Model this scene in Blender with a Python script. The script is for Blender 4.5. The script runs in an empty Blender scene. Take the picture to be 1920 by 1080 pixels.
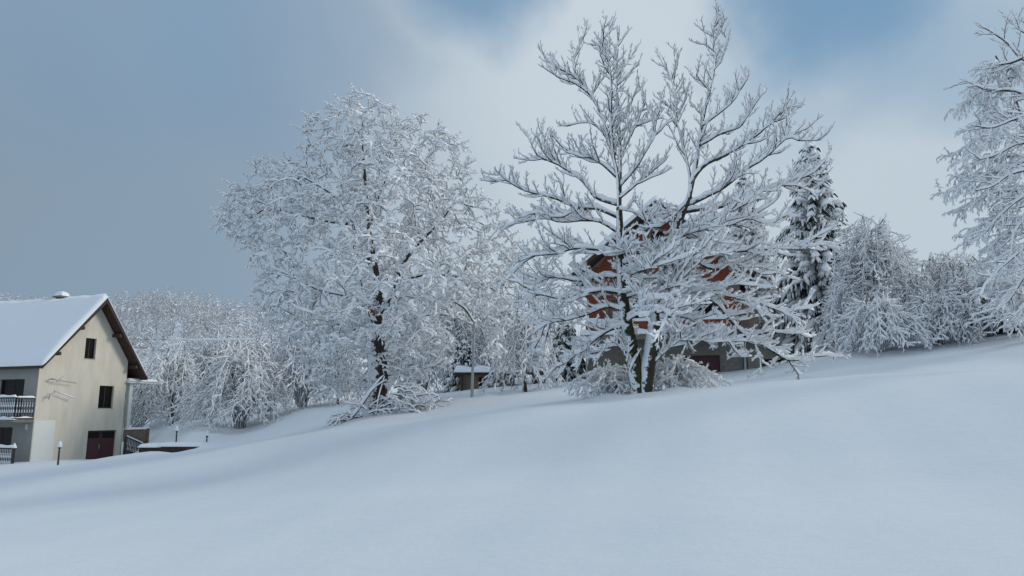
import bpy, bmesh, math, random
import numpy as np
from mathutils import Vector, Matrix

sc = bpy.context.scene
R = math.radians

# ------------------------------------------------------------------ camera
PITCH = 9.7
FPX = 1387.0
EYE = np.array([0.0, 0.0, 1.65])
cam_d = bpy.data.cameras.new("camera")
cam_d.sensor_width = 36.0
cam_d.lens = FPX / 1920 * 36.0
cam_d.clip_start = 0.1
cam_d.clip_end = 4000
cam = bpy.data.objects.new("camera", cam_d)
sc.collection.objects.link(cam)
cam.location = EYE
cam.rotation_euler = (R(90 + PITCH), 0, 0)
sc.camera = cam

# ------------------------------------------------------------------ world
SUN_AZ, SUN_EL = 80.0, 24.0            # clockwise from the view direction (+y)
world = bpy.data.worlds.new("World")
sc.world = world
world.use_nodes = True
wt = world.node_tree
wt.nodes.clear()


def wn(kind, **kw):
    n = wt.nodes.new(kind)
    for k, v in kw.items():
        setattr(n, k, v)
    return n


def ray(u, v):
    a = (u - 960) / FPX
    c = (540 - v) / FPX
    t = R(PITCH)
    return np.array([a, math.cos(t) - c * math.sin(t), math.sin(t) + c * math.cos(t)])


def pix(u, v, Y):
    d = ray(u, v)
    return EYE + d * (Y / d[1])


w_out = wn("ShaderNodeOutputWorld")
w_bg = wn("ShaderNodeBackground")
w_bg.inputs["Strength"].default_value = 0.1
w_sky = wn("ShaderNodeTexSky", sky_type='NISHITA', sun_disc=False)
w_sky.sun_elevation = R(SUN_EL)
w_sky.sun_rotation = R(SUN_AZ)
w_sky.air_density = 1.0
w_sky.dust_density = 0.6
w_sky.ozone_density = 1.6
w_tc = wn("ShaderNodeTexCoord")
w_noise = wn("ShaderNodeTexNoise")
w_noise.inputs["Scale"].default_value = 2.6
w_noise.inputs["Detail"].default_value = 5.0
w_noise.inputs["Roughness"].default_value = 0.58
wt.links.new(w_tc.outputs["Generated"], w_noise.inputs["Vector"])
w_sub = wn("ShaderNodeVectorMath", operation='SUBTRACT')
w_sub.inputs[1].default_value = (0.5, 0.5, 0.5)
wt.links.new(w_noise.outputs["Color"], w_sub.inputs[0])
w_scl = wn("ShaderNodeVectorMath", operation='SCALE')
w_scl.inputs["Scale"].default_value = 0.22
wt.links.new(w_sub.outputs[0], w_scl.inputs[0])
w_add = wn("ShaderNodeVectorMath", operation='ADD')
wt.links.new(w_tc.outputs["Generated"], w_add.inputs[0])
wt.links.new(w_scl.outputs[0], w_add.inputs[1])
w_nrm = wn("ShaderNodeVectorMath", operation='NORMALIZE')
wt.links.new(w_add.outputs[0], w_nrm.inputs[0])
DIRV = w_nrm.outputs[0]


def blob(u, v, rad, soft, amount=1.0, squash=None):
    """a soft patch of sky round the direction of (u, v); rad/soft in degrees"""
    d = ray(u, v)
    d = d / np.linalg.norm(d)
    src = DIRV
    if squash:
        s = wn("ShaderNodeVectorMath", operation='MULTIPLY')
        s.inputs[1].default_value = (1, 1, squash)
        wt.links.new(DIRV, s.inputs[0])
        nn = wn("ShaderNodeVectorMath", operation='NORMALIZE')
        wt.links.new(s.outputs[0], nn.inputs[0])
        src = nn.outputs[0]
        d = d * np.array([1, 1, squash])
        d = d / np.linalg.norm(d)
    dp = wn("ShaderNodeVectorMath", operation='DOT_PRODUCT')
    dp.inputs[1].default_value = tuple(d)
    wt.links.new(src, dp.inputs[0])
    mr = wn("ShaderNodeMapRange", interpolation_type='SMOOTHSTEP')
    mr.inputs["From Min"].default_value = math.cos(R(rad + soft))
    mr.inputs["From Max"].default_value = math.cos(R(max(rad - soft, 0)))
    mr.inputs["To Min"].default_value = 0
    mr.inputs["To Max"].default_value = amount
    wt.links.new(dp.outputs["Value"], mr.inputs["Value"])
    return mr.outputs[0]


def wmix(fac, a, b):
    m = wn("ShaderNodeMix", data_type='RGBA')
    if isinstance(fac, float):
        m.inputs[0].default_value = fac
    else:
        wt.links.new(fac, m.inputs[0])
    for sock, val in ((m.inputs[6], a), (m.inputs[7], b)):
        if isinstance(val, tuple):
            sock.default_value = (*val, 1)
        else:
            wt.links.new(val, sock)
    return m.outputs[2]


def x10(r, g, b):
    return (r * 9.1, g * 9.1, b * 9.1)


col = x10(0.420, 0.515, 0.622)                                            # general cloud deck
col = wmix(blob(150, 260, 22, 17, 0.9), col, x10(0.335, 0.418, 0.500))
col = wmix(blob(20, 580, 16, 14, 0.9), col, x10(0.220, 0.300, 0.385))      # heavy cloud on the left
col = wmix(blob(420, 600, 10, 10, 0.4), col, x10(0.250, 0.350, 0.460))
col = wmix(blob(1380, 340, 17, 17, 1.0), col, x10(0.525, 0.610, 0.675))   # bright bank on the right
col = wmix(blob(1800, 400, 15, 11, 0.8), col, x10(0.500, 0.590, 0.660))
col = wmix(blob(1170, 170, 7.5, 8, 0.7), col, x10(0.575, 0.650, 0.715))
blue = wmix(0.80, w_sky.outputs[0], x10(0.118, 0.282, 0.465))
col = wmix(blob(560, 80, 4, 7, 0.45), col, x10(0.175, 0.290, 0.44))
col = wmix(blob(940, -40, 3.6, 4.0, 0.8), col, blue)
col = wmix(blob(1560, -35, 3.4, 4.2, 0.8), col, blue)
col = wmix(blob(1800, 90, 2.6, 5.5, 0.42), col, blue)
col = wmix(blob(1540, 90, 3.0, 6, 0.28), col, blue)
col = wmix(blob(200, -60, 7, 8, 0.5), col, x10(0.18, 0.31, 0.47))
wt.links.new(col, w_bg.inputs["Color"])
wt.links.new(w_bg.outputs[0], w_out.inputs["Surface"])

sun_d = bpy.data.lights.new("sun", 'SUN')
sun_d.energy = 1.5
sun_d.angle = R(16)
sun_d.color = (1.0, 0.93, 0.83)
sun = bpy.data.objects.new("sun", sun_d)
sc.collection.objects.link(sun)
sv = Vector((math.sin(R(SUN_AZ)) * math.cos(R(SUN_EL)), math.cos(R(SUN_AZ)) * math.cos(R(SUN_EL)), math.sin(R(SUN_EL))))
sun.rotation_euler = sv.to_track_quat('Z', 'Y').to_euler()

sc.view_settings.view_transform = 'Standard'
sc.view_settings.look = 'None'
sc.view_settings.exposure = 0.16
sc.view_settings.gamma = 1.0
sc.view_settings.use_curve_mapping = False
sc.cycles.max_bounces = 9
sc.cycles.diffuse_bounces = 8
sc.cycles.transparent_max_bounces = 4

# ------------------------------------------------------------------ materials
COL = sc.collection


def material(name, base, rough=0.8, var=0.0, scale=4.0, bump=0.0, bscale=30.0, dark=None, spec=0.3,
             snow=None, metal=0.0, stretch=None, bdetail=4):
    """procedural: base colour with noise towards `dark`, fine relief, and wind-plastered snow
    (snow = (amount, direction)) that sits on the faces turned to that direction."""
    m = bpy.data.materials.new(name)
    m.use_nodes = True
    t = m.node_tree
    b = t.nodes["Principled BSDF"]
    b.inputs["Roughness"].default_value = rough
    b.inputs["Specular IOR Level"].default_value = spec
    b.inputs["Metallic"].default_value = metal
    b.inputs["Base Color"].default_value = (*base, 1)
    tc = t.nodes.new("ShaderNodeTexCoord")
    vec = tc.outputs["Object"]
    if stretch:
        mp = t.nodes.new("ShaderNodeMapping")
        mp.inputs["Scale"].default_value = stretch
        t.links.new(vec, mp.inputs["Vector"])
        vec = mp.outputs[0]
    out = None
    if var > 0:
        n = t.nodes.new("ShaderNodeTexNoise")
        n.inputs["Scale"].default_value = scale
        n.inputs["Detail"].default_value = 6
        n.inputs["Roughness"].default_value = 0.62
        t.links.new(vec, n.inputs["Vector"])
        mr = t.nodes.new("ShaderNodeMapRange")
        mr.inputs["From Min"].default_value = 0.35
        mr.inputs["From Max"].default_value = 0.68
        mr.inputs["To Max"].default_value = var
        t.links.new(n.outputs["Fac"], mr.inputs["Value"])
        mx = t.nodes.new("ShaderNodeMix")
        mx.data_type = 'RGBA'
        mx.inputs[6].default_value = (*base, 1)
        mx.inputs[7].default_value = (*(dark or tuple(c * 0.5 for c in base)), 1)
        t.links.new(mr.outputs[0], mx.inputs[0])
        out = mx.outputs[2]
    if snow:
        amt, sd = snow
        g = t.nodes.new("ShaderNodeNewGeometry")
        dp = t.nodes.new("ShaderNodeVectorMath")
        dp.operation = 'DOT_PRODUCT'
        sd = np.array(sd) / np.linalg.norm(sd)
        dp.inputs[1].default_value = tuple(sd)
        t.links.new(g.outputs["Normal"], dp.inputs[0])
        n2 = t.nodes.new("ShaderNodeTexNoise")
        n2.inputs["Scale"].default_value = 5.0
        n2.inputs["Detail"].default_value = 5
        n2.inputs["Roughness"].default_value = 0.7
        t.links.new(tc.outputs["Object"], n2.inputs["Vector"])
        ad = t.nodes.new("ShaderNodeMath")
        ad.operation = 'MULTIPLY_ADD'
        ad.inputs[1].default_value = 1.9
        t.links.new(n2.outputs["Fac"], ad.inputs[0])
        t.links.new(dp.outputs["Value"], ad.inputs[2])
        mr2 = t.nodes.new("ShaderNodeMapRange")
        mr2.inputs["From Min"].default_value = 1.0 + (1 - amt)
        mr2.inputs["From Max"].default_value = 1.12 + (1 - amt)
        t.links.new(ad.outputs[0], mr2.inputs["Value"])
        mx2 = t.nodes.new("ShaderNodeMix")
        mx2.data_type = 'RGBA'
        t.links.new(mr2.outputs[0], mx2.inputs[0])
        if out is None:
            mx2.inputs[6].default_value = (*base, 1)
        else:
            t.links.new(out, mx2.inputs[6])
        mx2.inputs[7].default_value = (0.82, 0.86, 0.90, 1)
        out = mx2.outputs[2]
    if out is not None:
        t.links.new(out, b.inputs["Base Color"])
    if bump > 0:
        n3 = t.nodes.new("ShaderNodeTexNoise")
        n3.inputs["Scale"].default_value = bscale
        n3.inputs["Detail"].default_value = bdetail
        n3.inputs["Roughness"].default_value = 0.5 if bdetail < 6 else 0.68
        t.links.new(vec, n3.inputs["Vector"])
        bp = t.nodes.new("ShaderNodeBump")
        bp.inputs["Strength"].default_value = min(bump, 1.0)
        bp.inputs["Distance"].default_value = 0.03
        t.links.new(n3.outputs["Fac"], bp.inputs["Height"])
        t.links.new(bp.outputs[0], b.inputs["Normal"])
    return m


SNOWC = (0.84, 0.875, 0.91)
M = {}
M['snow'] = material("snow", SNOWC, 0.75, 0.25, 1.3, 0.25, 9.0, (0.78, 0.83, 0.885), 0.2)
M['field'] = material("field_snow", (0.785, 0.83, 0.86), 0.7, 0.5, 0.22, 0.6, 2.3, (0.725, 0.775, 0.825), 0.2, stretch=(1, 1.5, 1), bdetail=10)
M['branch_snow'] = material("branch_snow", (0.91, 0.925, 0.94), 0.8, 0.3, 6, 0, 1, (0.85, 0.88, 0.91), 0.15)
M['frost'] = material("frost", (0.89, 0.91, 0.93), 0.85, 0.4, 3, 0, 1, (0.80, 0.84, 0.88), 0.15)
WIND = (-0.72, -0.55, 0.42)
M['bark'] = material("bark", (0.075, 0.062, 0.05), 0.9, 0.8, 9, 0.8, 26, (0.025, 0.022, 0.02), 0.2, (0.40, WIND), stretch=(1, 1, 0.35))
M['bark_old'] = material("old_bark", (0.085, 0.06, 0.045), 0.9, 0.8, 7, 0.9, 20, (0.028, 0.024, 0.02), 0.2, (0.55, WIND), stretch=(1, 1, 0.3))
M['limb_bark'] = material("limb_bark", (0.062, 0.054, 0.046), 0.9, 0.7, 12, 0.5, 40, (0.025, 0.023, 0.021), 0.2, (0.40, WIND))
M['twig'] = material("twig_bark", (0.05, 0.046, 0.043), 0.9, 0.5, 20, 0, 1, (0.028, 0.026, 0.025), 0.2)
M['moss'] = material("mossy_bark", (0.06, 0.06, 0.032), 0.95, 0.8, 11, 0.9, 30, (0.03, 0.03, 0.018), 0.1, (0.34, WIND))
M['frost_twig'] = material("frosted_twig", (0.20, 0.205, 0.215), 0.9, 0.6, 9, 0, 1, (0.08, 0.08, 0.084), 0.2)
M['rime_twig'] = material("rime_twig", (0.40, 0.41, 0.43), 0.9, 0.6, 2, 0, 1, (0.24, 0.245, 0.26), 0.2)
M['needle'] = material("spruce_needles", (0.035, 0.055, 0.04), 0.85, 0.6, 8, 0, 1, (0.016, 0.026, 0.02), 0.2)
M['larch'] = material("larch_twigs", (0.16, 0.165, 0.16), 0.9, 0.6, 5, 0, 1, (0.08, 0.08, 0.075), 0.2)
M['raw_wood'] = material("raw_wood", (0.30, 0.12, 0.045), 0.85, 0.8, 9, 0.6, 30, (0.09, 0.04, 0.02), 0.2)
M['cream'] = material("cream_render", (0.67, 0.62, 0.525), 0.9, 0.75, 1.3, 0.35, 40, (0.53, 0.485, 0.405), 0.2, stretch=(1.2, 1, 0.28))
M['shaded_render'] = material("shaded_render", (0.33, 0.335, 0.315), 0.9, 0.5, 1.1, 0.3, 40, (0.25, 0.255, 0.245), 0.2, stretch=(1, 1, 0.5))  # pale side wall render with its shade put into the grey
M['white_render'] = material("white_render", (0.68, 0.70, 0.66), 0.9, 0.4, 1.5, 0.3, 40, (0.58, 0.60, 0.57), 0.2)
M['stain'] = material("damp_stain", (0.44, 0.40, 0.32), 0.9, 0.6, 4, 0, 1, (0.56, 0.50, 0.40), 0.2)
M['dark_wood'] = material("dark_wood", (0.062, 0.043, 0.033), 0.7, 0.7, 3, 0.5, 20, (0.028, 0.02, 0.017), 0.3, stretch=(6, 1, 6))
M['soffit'] = material("soffit_boards", (0.07, 0.042, 0.03), 0.75, 0.8, 3, 0.4, 18, (0.03, 0.02, 0.016), 0.3, stretch=(1, 7, 1))
M['maroon'] = material("maroon_paint", (0.070, 0.020, 0.022), 0.55, 0.5, 3, 0.2, 30, (0.06, 0.014, 0.016), 0.4)
M['glass'] = material("dark_glass", (0.010, 0.010, 0.011), 0.2, 0, 1, 0, 1, None, 0.12)
M['void'] = material("room_darkness", (0.02, 0.018, 0.017), 0.95, 0.4, 2)
M['metal'] = material("grey_metal", (0.30, 0.31, 0.31), 0.5, 0.4, 8, 0, 1, (0.2, 0.2, 0.2), 0.5, metal=0.3)
M['black_metal'] = material("black_metal", (0.02, 0.02, 0.022), 0.5, 0.3, 8, 0, 1, (0.01, 0.01, 0.01), 0.5)
M['snowy_iron'] = material("snowy_iron", (0.02, 0.02, 0.022), 0.5, 0.3, 8, 0, 1, (0.01, 0.01, 0.01), 0.3, (0.62, (-0.3, -0.6, 0.5)))
M['pole'] = material("pole_paint", (0.42, 0.44, 0.45), 0.6, 0.5, 5, 0, 1, (0.28, 0.29, 0.3), 0.3)
M['concrete'] = material("concrete", (0.215, 0.20, 0.175), 0.9, 0.7, 1.6, 0.5, 24, (0.13, 0.122, 0.108), 0.2)
M['block'] = material("concrete_block", (0.235, 0.225, 0.20), 0.95, 0.7, 2.5, 0.6, 30, (0.14, 0.135, 0.12), 0.2)
M['brick'] = material("clay_brick", (0.27, 0.085, 0.048), 0.9, 0.75, 2.2, 0.5, 40, (0.20, 0.05, 0.03), 0.2)
M['mortar'] = material("mortar", (0.26, 0.20, 0.17), 0.95, 0.6, 5, 0.4, 40, (0.18, 0.14, 0.12), 0.2)
M['shutter'] = material("shutter_grey", (0.065, 0.072, 0.08), 0.7, 0.4, 5, 0.2, 20, (0.04, 0.045, 0.05), 0.3)
M['tan'] = material("tan_wall", (0.24, 0.19, 0.145), 0.9, 0.7, 2, 0.4, 20, (0.12, 0.095, 0.075), 0.2)
M['plank'] = material("weathered_plank", (0.06, 0.05, 0.045), 0.85, 0.7, 4, 0.4, 20, (0.025, 0.02, 0.02), 0.2, stretch=(1, 1, 6))

# ------------------------------------------------------------------ objects


def tag(o, label=None, cat=None, group=None, kind=None):
    if label:
        o['label'] = label
    if cat:
        o['category'] = cat
    if group:
        o['group'] = group
    if kind:
        o['kind'] = kind
    return o


def empty(name, loc, label, cat, group=None, rz=0.0):
    o = bpy.data.objects.new(name, None)
    o.empty_display_size = 0.3
    COL.objects.link(o)
    o.location = tuple(float(c) for c in loc)
    o.rotation_euler = (0, 0, rz)
    return tag(o, label, cat, group)


def link_mesh(name, verts, faces, mat, parent=None, smooth=False, kind=None):
    me = bpy.data.meshes.new(name)
    verts = np.asarray(verts, dtype=np.float32).reshape(-1, 3)
    if isinstance(faces, np.ndarray):
        nf, k = faces.shape
        me.vertices.add(len(verts))
        me.vertices.foreach_set("co", verts.ravel())
        me.loops.add(nf * k)
        me.loops.foreach_set("vertex_index", faces.astype(np.int32).ravel())
        me.polygons.add(nf)
        me.polygons.foreach_set("loop_start", np.arange(0, nf * k, k, dtype=np.int32))
        me.update(calc_edges=True)
    else:
        me.from_pydata([tuple(v) for v in verts.tolist()], [], faces)
    if smooth:
        me.polygons.foreach_set("use_smooth", np.ones(len(me.polygons), dtype=bool))
    for mt in (mat if isinstance(mat, (list, tuple)) else [mat]):
        me.materials.append(mt)
    o = bpy.data.objects.new(name, me)
    COL.objects.link(o)
    if parent is not None:
        o.parent = parent
    if kind:
        o['kind'] = kind
    return o


class MB:
    """collects boxes, prisms and bars, then links them as one mesh object"""

    def __init__(self):
        self.v = []
        self.f = []

    def box(self, x0, x1, y0, y1, z0, z1):
        b = len(self.v)
        self.v += [(x, y, z) for z in (z0, z1) for (x, y) in ((x0, y0), (x1, y0), (x1, y1), (x0, y1))]
        self.f += [[b + i for i in q] for q in ((3, 2, 1, 0), (4, 5, 6, 7), (0, 1, 5, 4), (1, 2, 6, 5), (2, 3, 7, 6), (3, 0, 4, 7))]
        return self

    def prism(self, poly, y0, y1):
        """poly of (x, z) counter-clockwise seen from -y, extruded from y0 to y1"""
        b = len(self.v)
        n = len(poly)
        self.v += [(x, y0, z) for x, z in poly] + [(x, y1, z) for x, z in poly]
        self.f.append([b + i for i in range(n)])
        self.f.append([b + n + i for i in reversed(range(n))])
        for i in range(n):
            j = (i + 1) % n
            self.f.append([b + j, b + i, b + n + i, b + n + j])
        return self

    def bar(self, p, q, r, n=6, r2=None, caps=True):
        p = np.array(p, float)
        q = np.array(q, float)
        r2 = r if r2 is None else r2
        t = (q - p) / np.linalg.norm(q - p)
        a = np.cross(t, (0, 0, 1) if abs(t[2]) < 0.9 else (1, 0, 0))
        a /= np.linalg.norm(a)
        c = np.cross(t, a)
        b = len(self.v)
        for (o, rr) in ((p, r), (q, r2)):
            for i in range(n):
                g = 2 * math.pi * i / n
                self.v.append(tuple(o + rr * (math.cos(g) * a + math.sin(g) * c)))
        for i in range(n):
            j = (i + 1) % n
            self.f.append([b + i, b + j, b + n + j, b + n + i])
        if caps:
            self.f.append([b + i for i in reversed(range(n))])
            self.f.append([b + n + i for i in range(n)])
        return self

    def lathe(self, prof, c, n=10):
        """prof: (radius, z) rows from bottom to top round the vertical through c"""
        b = len(self.v)
        for (r, z) in prof:
            for i in range(n):
                g = 2 * math.pi * i / n
                self.v.append((c[0] + r * math.cos(g), c[1] + r * math.sin(g), c[2] + z))
        for k in range(len(prof) - 1):
            for i in range(n):
                j = (i + 1) % n
                self.f.append([b + k * n + i, b + k * n + j, b + (k + 1) * n + j, b + (k + 1) * n + i])
        self.f.append([b + i for i in reversed(range(n))])
        self.f.append([b + (len(prof) - 1) * n + i for i in range(n)])
        return self

    def build(self, name, mat, parent=None, smooth=False, kind=None):
        return link_mesh(name, self.v, self.f, mat, parent, smooth, kind)


def snow_slab(name, parent, nx, ny, fn, mat=None, kind=None):
    """a pillowy closed sheet of snow: fn(s, t) -> (point, thickness vector)"""
    top = []
    bot = []
    for j in range(ny + 1):
        for i in range(nx + 1):
            p, th = fn(i / nx, j / ny)
            bot.append(p)
            top.append(np.array(p) + th)
    v = bot + top
    n = (nx + 1) * (ny + 1)
    f = []
    for j in range(ny):
        for i in range(nx):
            a = j * (nx + 1) + i
            f.append([a + n, a + 1 + n, a + nx + 2 + n, a + nx + 1 + n])
            f.append([a + nx + 1, a + nx + 2, a + 1, a])
    ring = [i for i in range(nx + 1)] + [j * (nx + 1) + nx for j in range(1, ny + 1)] + \
           [ny * (nx + 1) + i for i in range(nx - 1, -1, -1)] + [j * (nx + 1) for j in range(ny - 1, 0, -1)]
    for k in range(len(ring)):
        a = ring[k]
        b = ring[(k + 1) % len(ring)]
        f.append([a, b, b + n, a + n])
    return link_mesh(name, v, f, mat or M['snow'], parent, True, kind)


def edge_round(s, t, ws, wt_):
    """1 inside, falling to 0 at the rim with a rounded profile"""
    a = min(s, 1 - s) / ws
    b = min(t, 1 - t) / wt_
    k = min(1.0, a, b)
    return math.sqrt(max(0.0, 1 - (1 - k) ** 2))


def carve(o, boxes):
    """cut box-shaped openings out of a closed mesh, then forget the cutters"""
    mb = MB()
    for b in boxes:
        mb.box(*b)
    c = mb.build("cutter", M['void'])
    c.parent = o.parent
    md = o.modifiers.new("cut", 'BOOLEAN')
    md.operation = 'DIFFERENCE'
    md.object = c
    md.solver = 'EXACT'
    bpy.context.view_layer.update()
    dg = bpy.context.evaluated_depsgraph_get()
    me = bpy.data.meshes.new_from_object(o.evaluated_get(dg))
    o.modifiers.clear()
    o.data = me
    cm = c.data
    bpy.data.objects.remove(c)
    bpy.data.meshes.remove(cm)
    return o


def children(o):
    return [c for c in bpy.data.objects if c.parent == o]


def copy_tree(o, kids, loc, rz, scale, label):
    """copy a thing and its listed (child, [grandchildren]); meshes are shared"""
    r = o.copy()
    COL.objects.link(r)
    r.location = tuple(float(c) for c in loc)
    r.rotation_euler = (0, 0, rz)
    r.scale = scale if isinstance(scale, tuple) else (scale, scale, scale)
    r['label'] = label
    for ch, gs in kids:
        c = ch.copy()
        COL.objects.link(c)
        c.parent = r
        for g in gs:
            d = g.copy()
            COL.objects.link(d)
            d.parent = c
    return r


# ------------------------------------------------------------------ terrain
CP = []
for u, v, Y in [
    (-700, 1080, 12), (0, 1080, 9), (480, 1080, 8), (960, 1080, 7), (1440, 1080, 6.2), (1920, 1080, 5.5), (2600, 1080, 4.5),
    (0, 930, 24), (480, 930, 15), (960, 930, 11.5), (1440, 930, 9.6), (1920, 930, 8.3), (2600, 930, 6.5),
    (480, 868, 23), (960, 850, 16), (1440, 830, 13), (1920, 820, 11.3),
    (-200, 893, 43), (0, 880, 41), (160, 866, 40), (300, 852, 36), (450, 830, 33), (600, 806, 30), (800, 786, 24), (800, 788, 26.5), (800, 774, 31), (1000, 762, 21.5), (1000, 763, 24), (1000, 742, 31), (1200, 748, 20.5), (1200, 749, 22), (1200, 741, 23.6), (600, 812, 27),
    (1400, 719, 21.5), (1650, 703, 19.5), (1920, 690, 17.5), (2300, 668, 15.5),
    (1650, 712, 23.5), (1650, 700, 28), (1920, 703, 21.5), (1920, 686, 26), (1400, 725, 26), (1400, 714, 32), (2300, 690, 18), (2300, 660, 24),
    (700, 781, 32.5), (620, 800, 33),
    (1100, 716, 38), (1250, 712, 37), (1390, 702, 38), (1480, 690, 36), (1570, 667, 34), (1740, 653, 32), (1920, 640, 30), (2300, 615, 28),
    (885, 743, 35), (985, 735, 36), (900, 729, 45), (1060, 716, 44), (760, 752, 44), (755, 771, 33), (825, 751, 35),
    (285, 848, 43.5), (345, 852, 43), (340, 850, 44.8), (330, 831, 48), (391, 836, 46), (420, 822, 49), (300, 808, 56), (450, 802, 55), (560, 768, 56), (620, 763, 55),
    (1250, 660, 60), (1560, 640, 50), (1900, 615, 50), (1000, 705, 62), (700, 745, 66), (1400, 640, 75), (1800, 590, 80),
    (300, 792, 70), (480, 770, 78), (600, 750, 90),
]:
    CP.append(pix(u, v, Y))
A1 = R(69)
EX1 = np.array([math.cos(A1), math.sin(A1), 0])
EY1 = np.array([-math.sin(A1), math.cos(A1), 0])
H1 = np.array([-30.527, 48.0, 0.0])
for (a, b, z) in [(0, -0.4, -1.25), (6.6, -0.4, -1.3), (3, -3, -1.4), (-2, 1, -1.45), (-2, 6, -1.6), (3, 14, -1.5), (9.5, 1, -1.25), (10, 7, -1.2), (3, -8, -1.6)]:
    CP.append(H1 + EX1 * a + EY1 * b + np.array([0, 0, z]))
for (x, y, z) in [(0, 0, 0), (-4, 0, -0.7), (5, 0, 0.7), (0, -12, -0.8), (-15, -6, -2.2), (15, -6, 1.8), (-40, 10, -4), (40, 10, 5),
                  (-70, 60, -3), (70, 40, 8), (-60, 110, 2), (-20, 110, 4), (30, 120, 8), (90, 120, 14),
                  (-140, 215, 27), (-115, 240, 33.5), (-90, 245, 29), (-60, 250, 22), (-20, 250, 16), (60, 250, 16), (150, 200, 22), (-190, 190, 26),
                  (-100, 170, 12), (-200, 350, 26), (0, 400, 16), (200, 400, 22),
                  (0, -100, -4), (-150, -60, -12), (150, -60, 12), (-400, 0, -14), (400, 0, 22), (0, -400, -6),
                  (-700, 900, 20), (700, 900, 25), (0, 1200, 20), (-900, -400, -10), (900, -400, 20)]:
    CP.append(np.array([x, y, z], float))
CP = np.array(CP)


def warp(x, y):
    r = np.sqrt(x * x + y * y) + 1e-6
    k = np.log1p(r / 9.0) / r
    return np.stack([x * k, y * k], -1)


def tps(d):
    return np.where(d > 1e-9, d * d * np.log(np.maximum(d, 1e-9)), 0.0)


_q = warp(CP[:, 0], CP[:, 1])
_n = len(CP)
_K = tps(np.linalg.norm(_q[:, None] - _q[None], axis=-1)) + np.eye(_n) * 0.00005
_P = np.hstack([np.ones((_n, 1)), _q])
_A = np.zeros((_n + 3, _n + 3))
_A[:_n, :_n] = _K
_A[:_n, _n:] = _P
_A[_n:, :_n] = _P.T
_w = np.linalg.solve(_A, np.concatenate([CP[:, 2], np.zeros(3)]))


WELLS = [(4.09, 23.6, .75), (-6.2, 33.0, 1.0), (-1.9, 34.6, .5), (0.64, 36.2, .5)]


def height(x, y):
    x = np.atleast_1d(np.asarray(x, float))
    y = np.atleast_1d(np.asarray(y, float))
    q = warp(x, y)
    out = np.empty(len(x))
    for s in range(0, len(x), 4000):
        d = np.linalg.norm(q[s:s + 4000, None] - _q[None], axis=-1)
        out[s:s + 4000] = tps(d) @ _w[:_n] + _w[_n] + q[s:s + 4000] @ _w[_n + 1:]
    r = np.sqrt(x * x + y * y)
    rip = 0.022 * np.sin(x * 0.9 + 0.35 * y) * np.sin(y * 0.55 - 0.3 * x + 1.0) + 0.03 * np.sin(x * 0.33 - y * 0.21 + 2) * np.sin(y * 0.27 + x * 0.12)
    rip += 0.022 * np.sin(0.42 * x + 0.75 * y + 1.3 * np.sin(0.21 * x)) * np.clip((r - 3) / 8, 0, 1)
    rip += 0.012 * np.sin(x * 2.3 + y * 1.1) * np.sin(y * 1.9 - x * 0.8)
    for (wx, wy, wr) in WELLS:                                  # drifts and hollows round trunks and posts
        d = np.sqrt((x - wx) ** 2 + (y - wy) ** 2) / wr
        out = out + 0.16 * np.exp(-((d - 1.5) / .7) ** 2) - 0.12 * np.exp(-(d / .7) ** 2)
    return out + rip * np.clip(r / 6, 0.2, 1)


def gz(x, y):
    return float(height(x, y)[0])


def ground(u, Y, sink=0.0):
    """the point of the ground at distance Y in the direction of column u"""
    x = pix(u, 777, Y)[0]
    return np.array([x, Y, gz(x, Y) - sink])


NA, NR = 250, 200
_ang = np.concatenate([np.linspace(R(-50), R(50), 200, endpoint=False), np.linspace(R(50), R(310), 50, endpoint=False)])
_rad = np.concatenate([[0.4], 0.4 + (np.expm1(np.linspace(0.02, 1, NR - 1) * 6.6) / np.expm1(6.6)) * 2300])
_gx = (np.sin(_ang)[None] * _rad[:, None]).ravel()
_gy = (np.cos(_ang)[None] * _rad[:, None]).ravel()
_gzv = height(_gx, _gy)
_v = np.stack([_gx, _gy, _gzv], 1)
_i = np.arange(NR - 1)[:, None] * NA
_j = np.arange(NA)[None]
_j2 = (_j + 1) % NA
_f = np.stack([_i + _j2, _i + _j, _i + NA + _j, _i + NA + _j2], -1).reshape(-1, 4)
_fl = _f.tolist() + [list(range(NA))[::-1]]
ground_o = link_mesh("ground", _v, _fl, M['field'], None, True, 'structure')

# ------------------------------------------------------------------ branch geometry


def resample(P, k):
    P = np.asarray(P, float)
    d = np.concatenate([[0], np.cumsum(np.linalg.norm(np.diff(P, axis=0), axis=1))])
    if d[-1] < 1e-6:
        return np.repeat(P[:1], k, 0)
    s = np.linspace(0, d[-1], k)
    return np.stack([np.interp(s, d, P[:, i]) for i in range(3)], 1)


def smooth_poly(P, k):
    """Catmull-Rom through P, resampled to k points"""
    P = np.asarray(P, float)
    if len(P) < 3:
        return resample(P, k)
    Q = np.vstack([2 * P[0] - P[1], P, 2 * P[-1] - P[-2]])
    out = []
    for i in range(1, len(Q) - 2):
        for t in np.linspace(0, 1, 6, endpoint=False):
            a, b, c, d = Q[i - 1], Q[i], Q[i + 1], Q[i + 2]
            out.append(0.5 * (2 * b + (c - a) * t + (2 * a - 5 * b + 4 * c - d) * t * t + (3 * b - a - 3 * c + d) * t ** 3))
    out.append(P[-1])
    return resample(np.array(out), k)


def frames(P):
    T = np.gradient(P, axis=1)
    T /= np.linalg.norm(T, axis=2, keepdims=True) + 1e-9
    return T


WV = np.array([-0.72, -0.6, 0.0]) * 0.42


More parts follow.
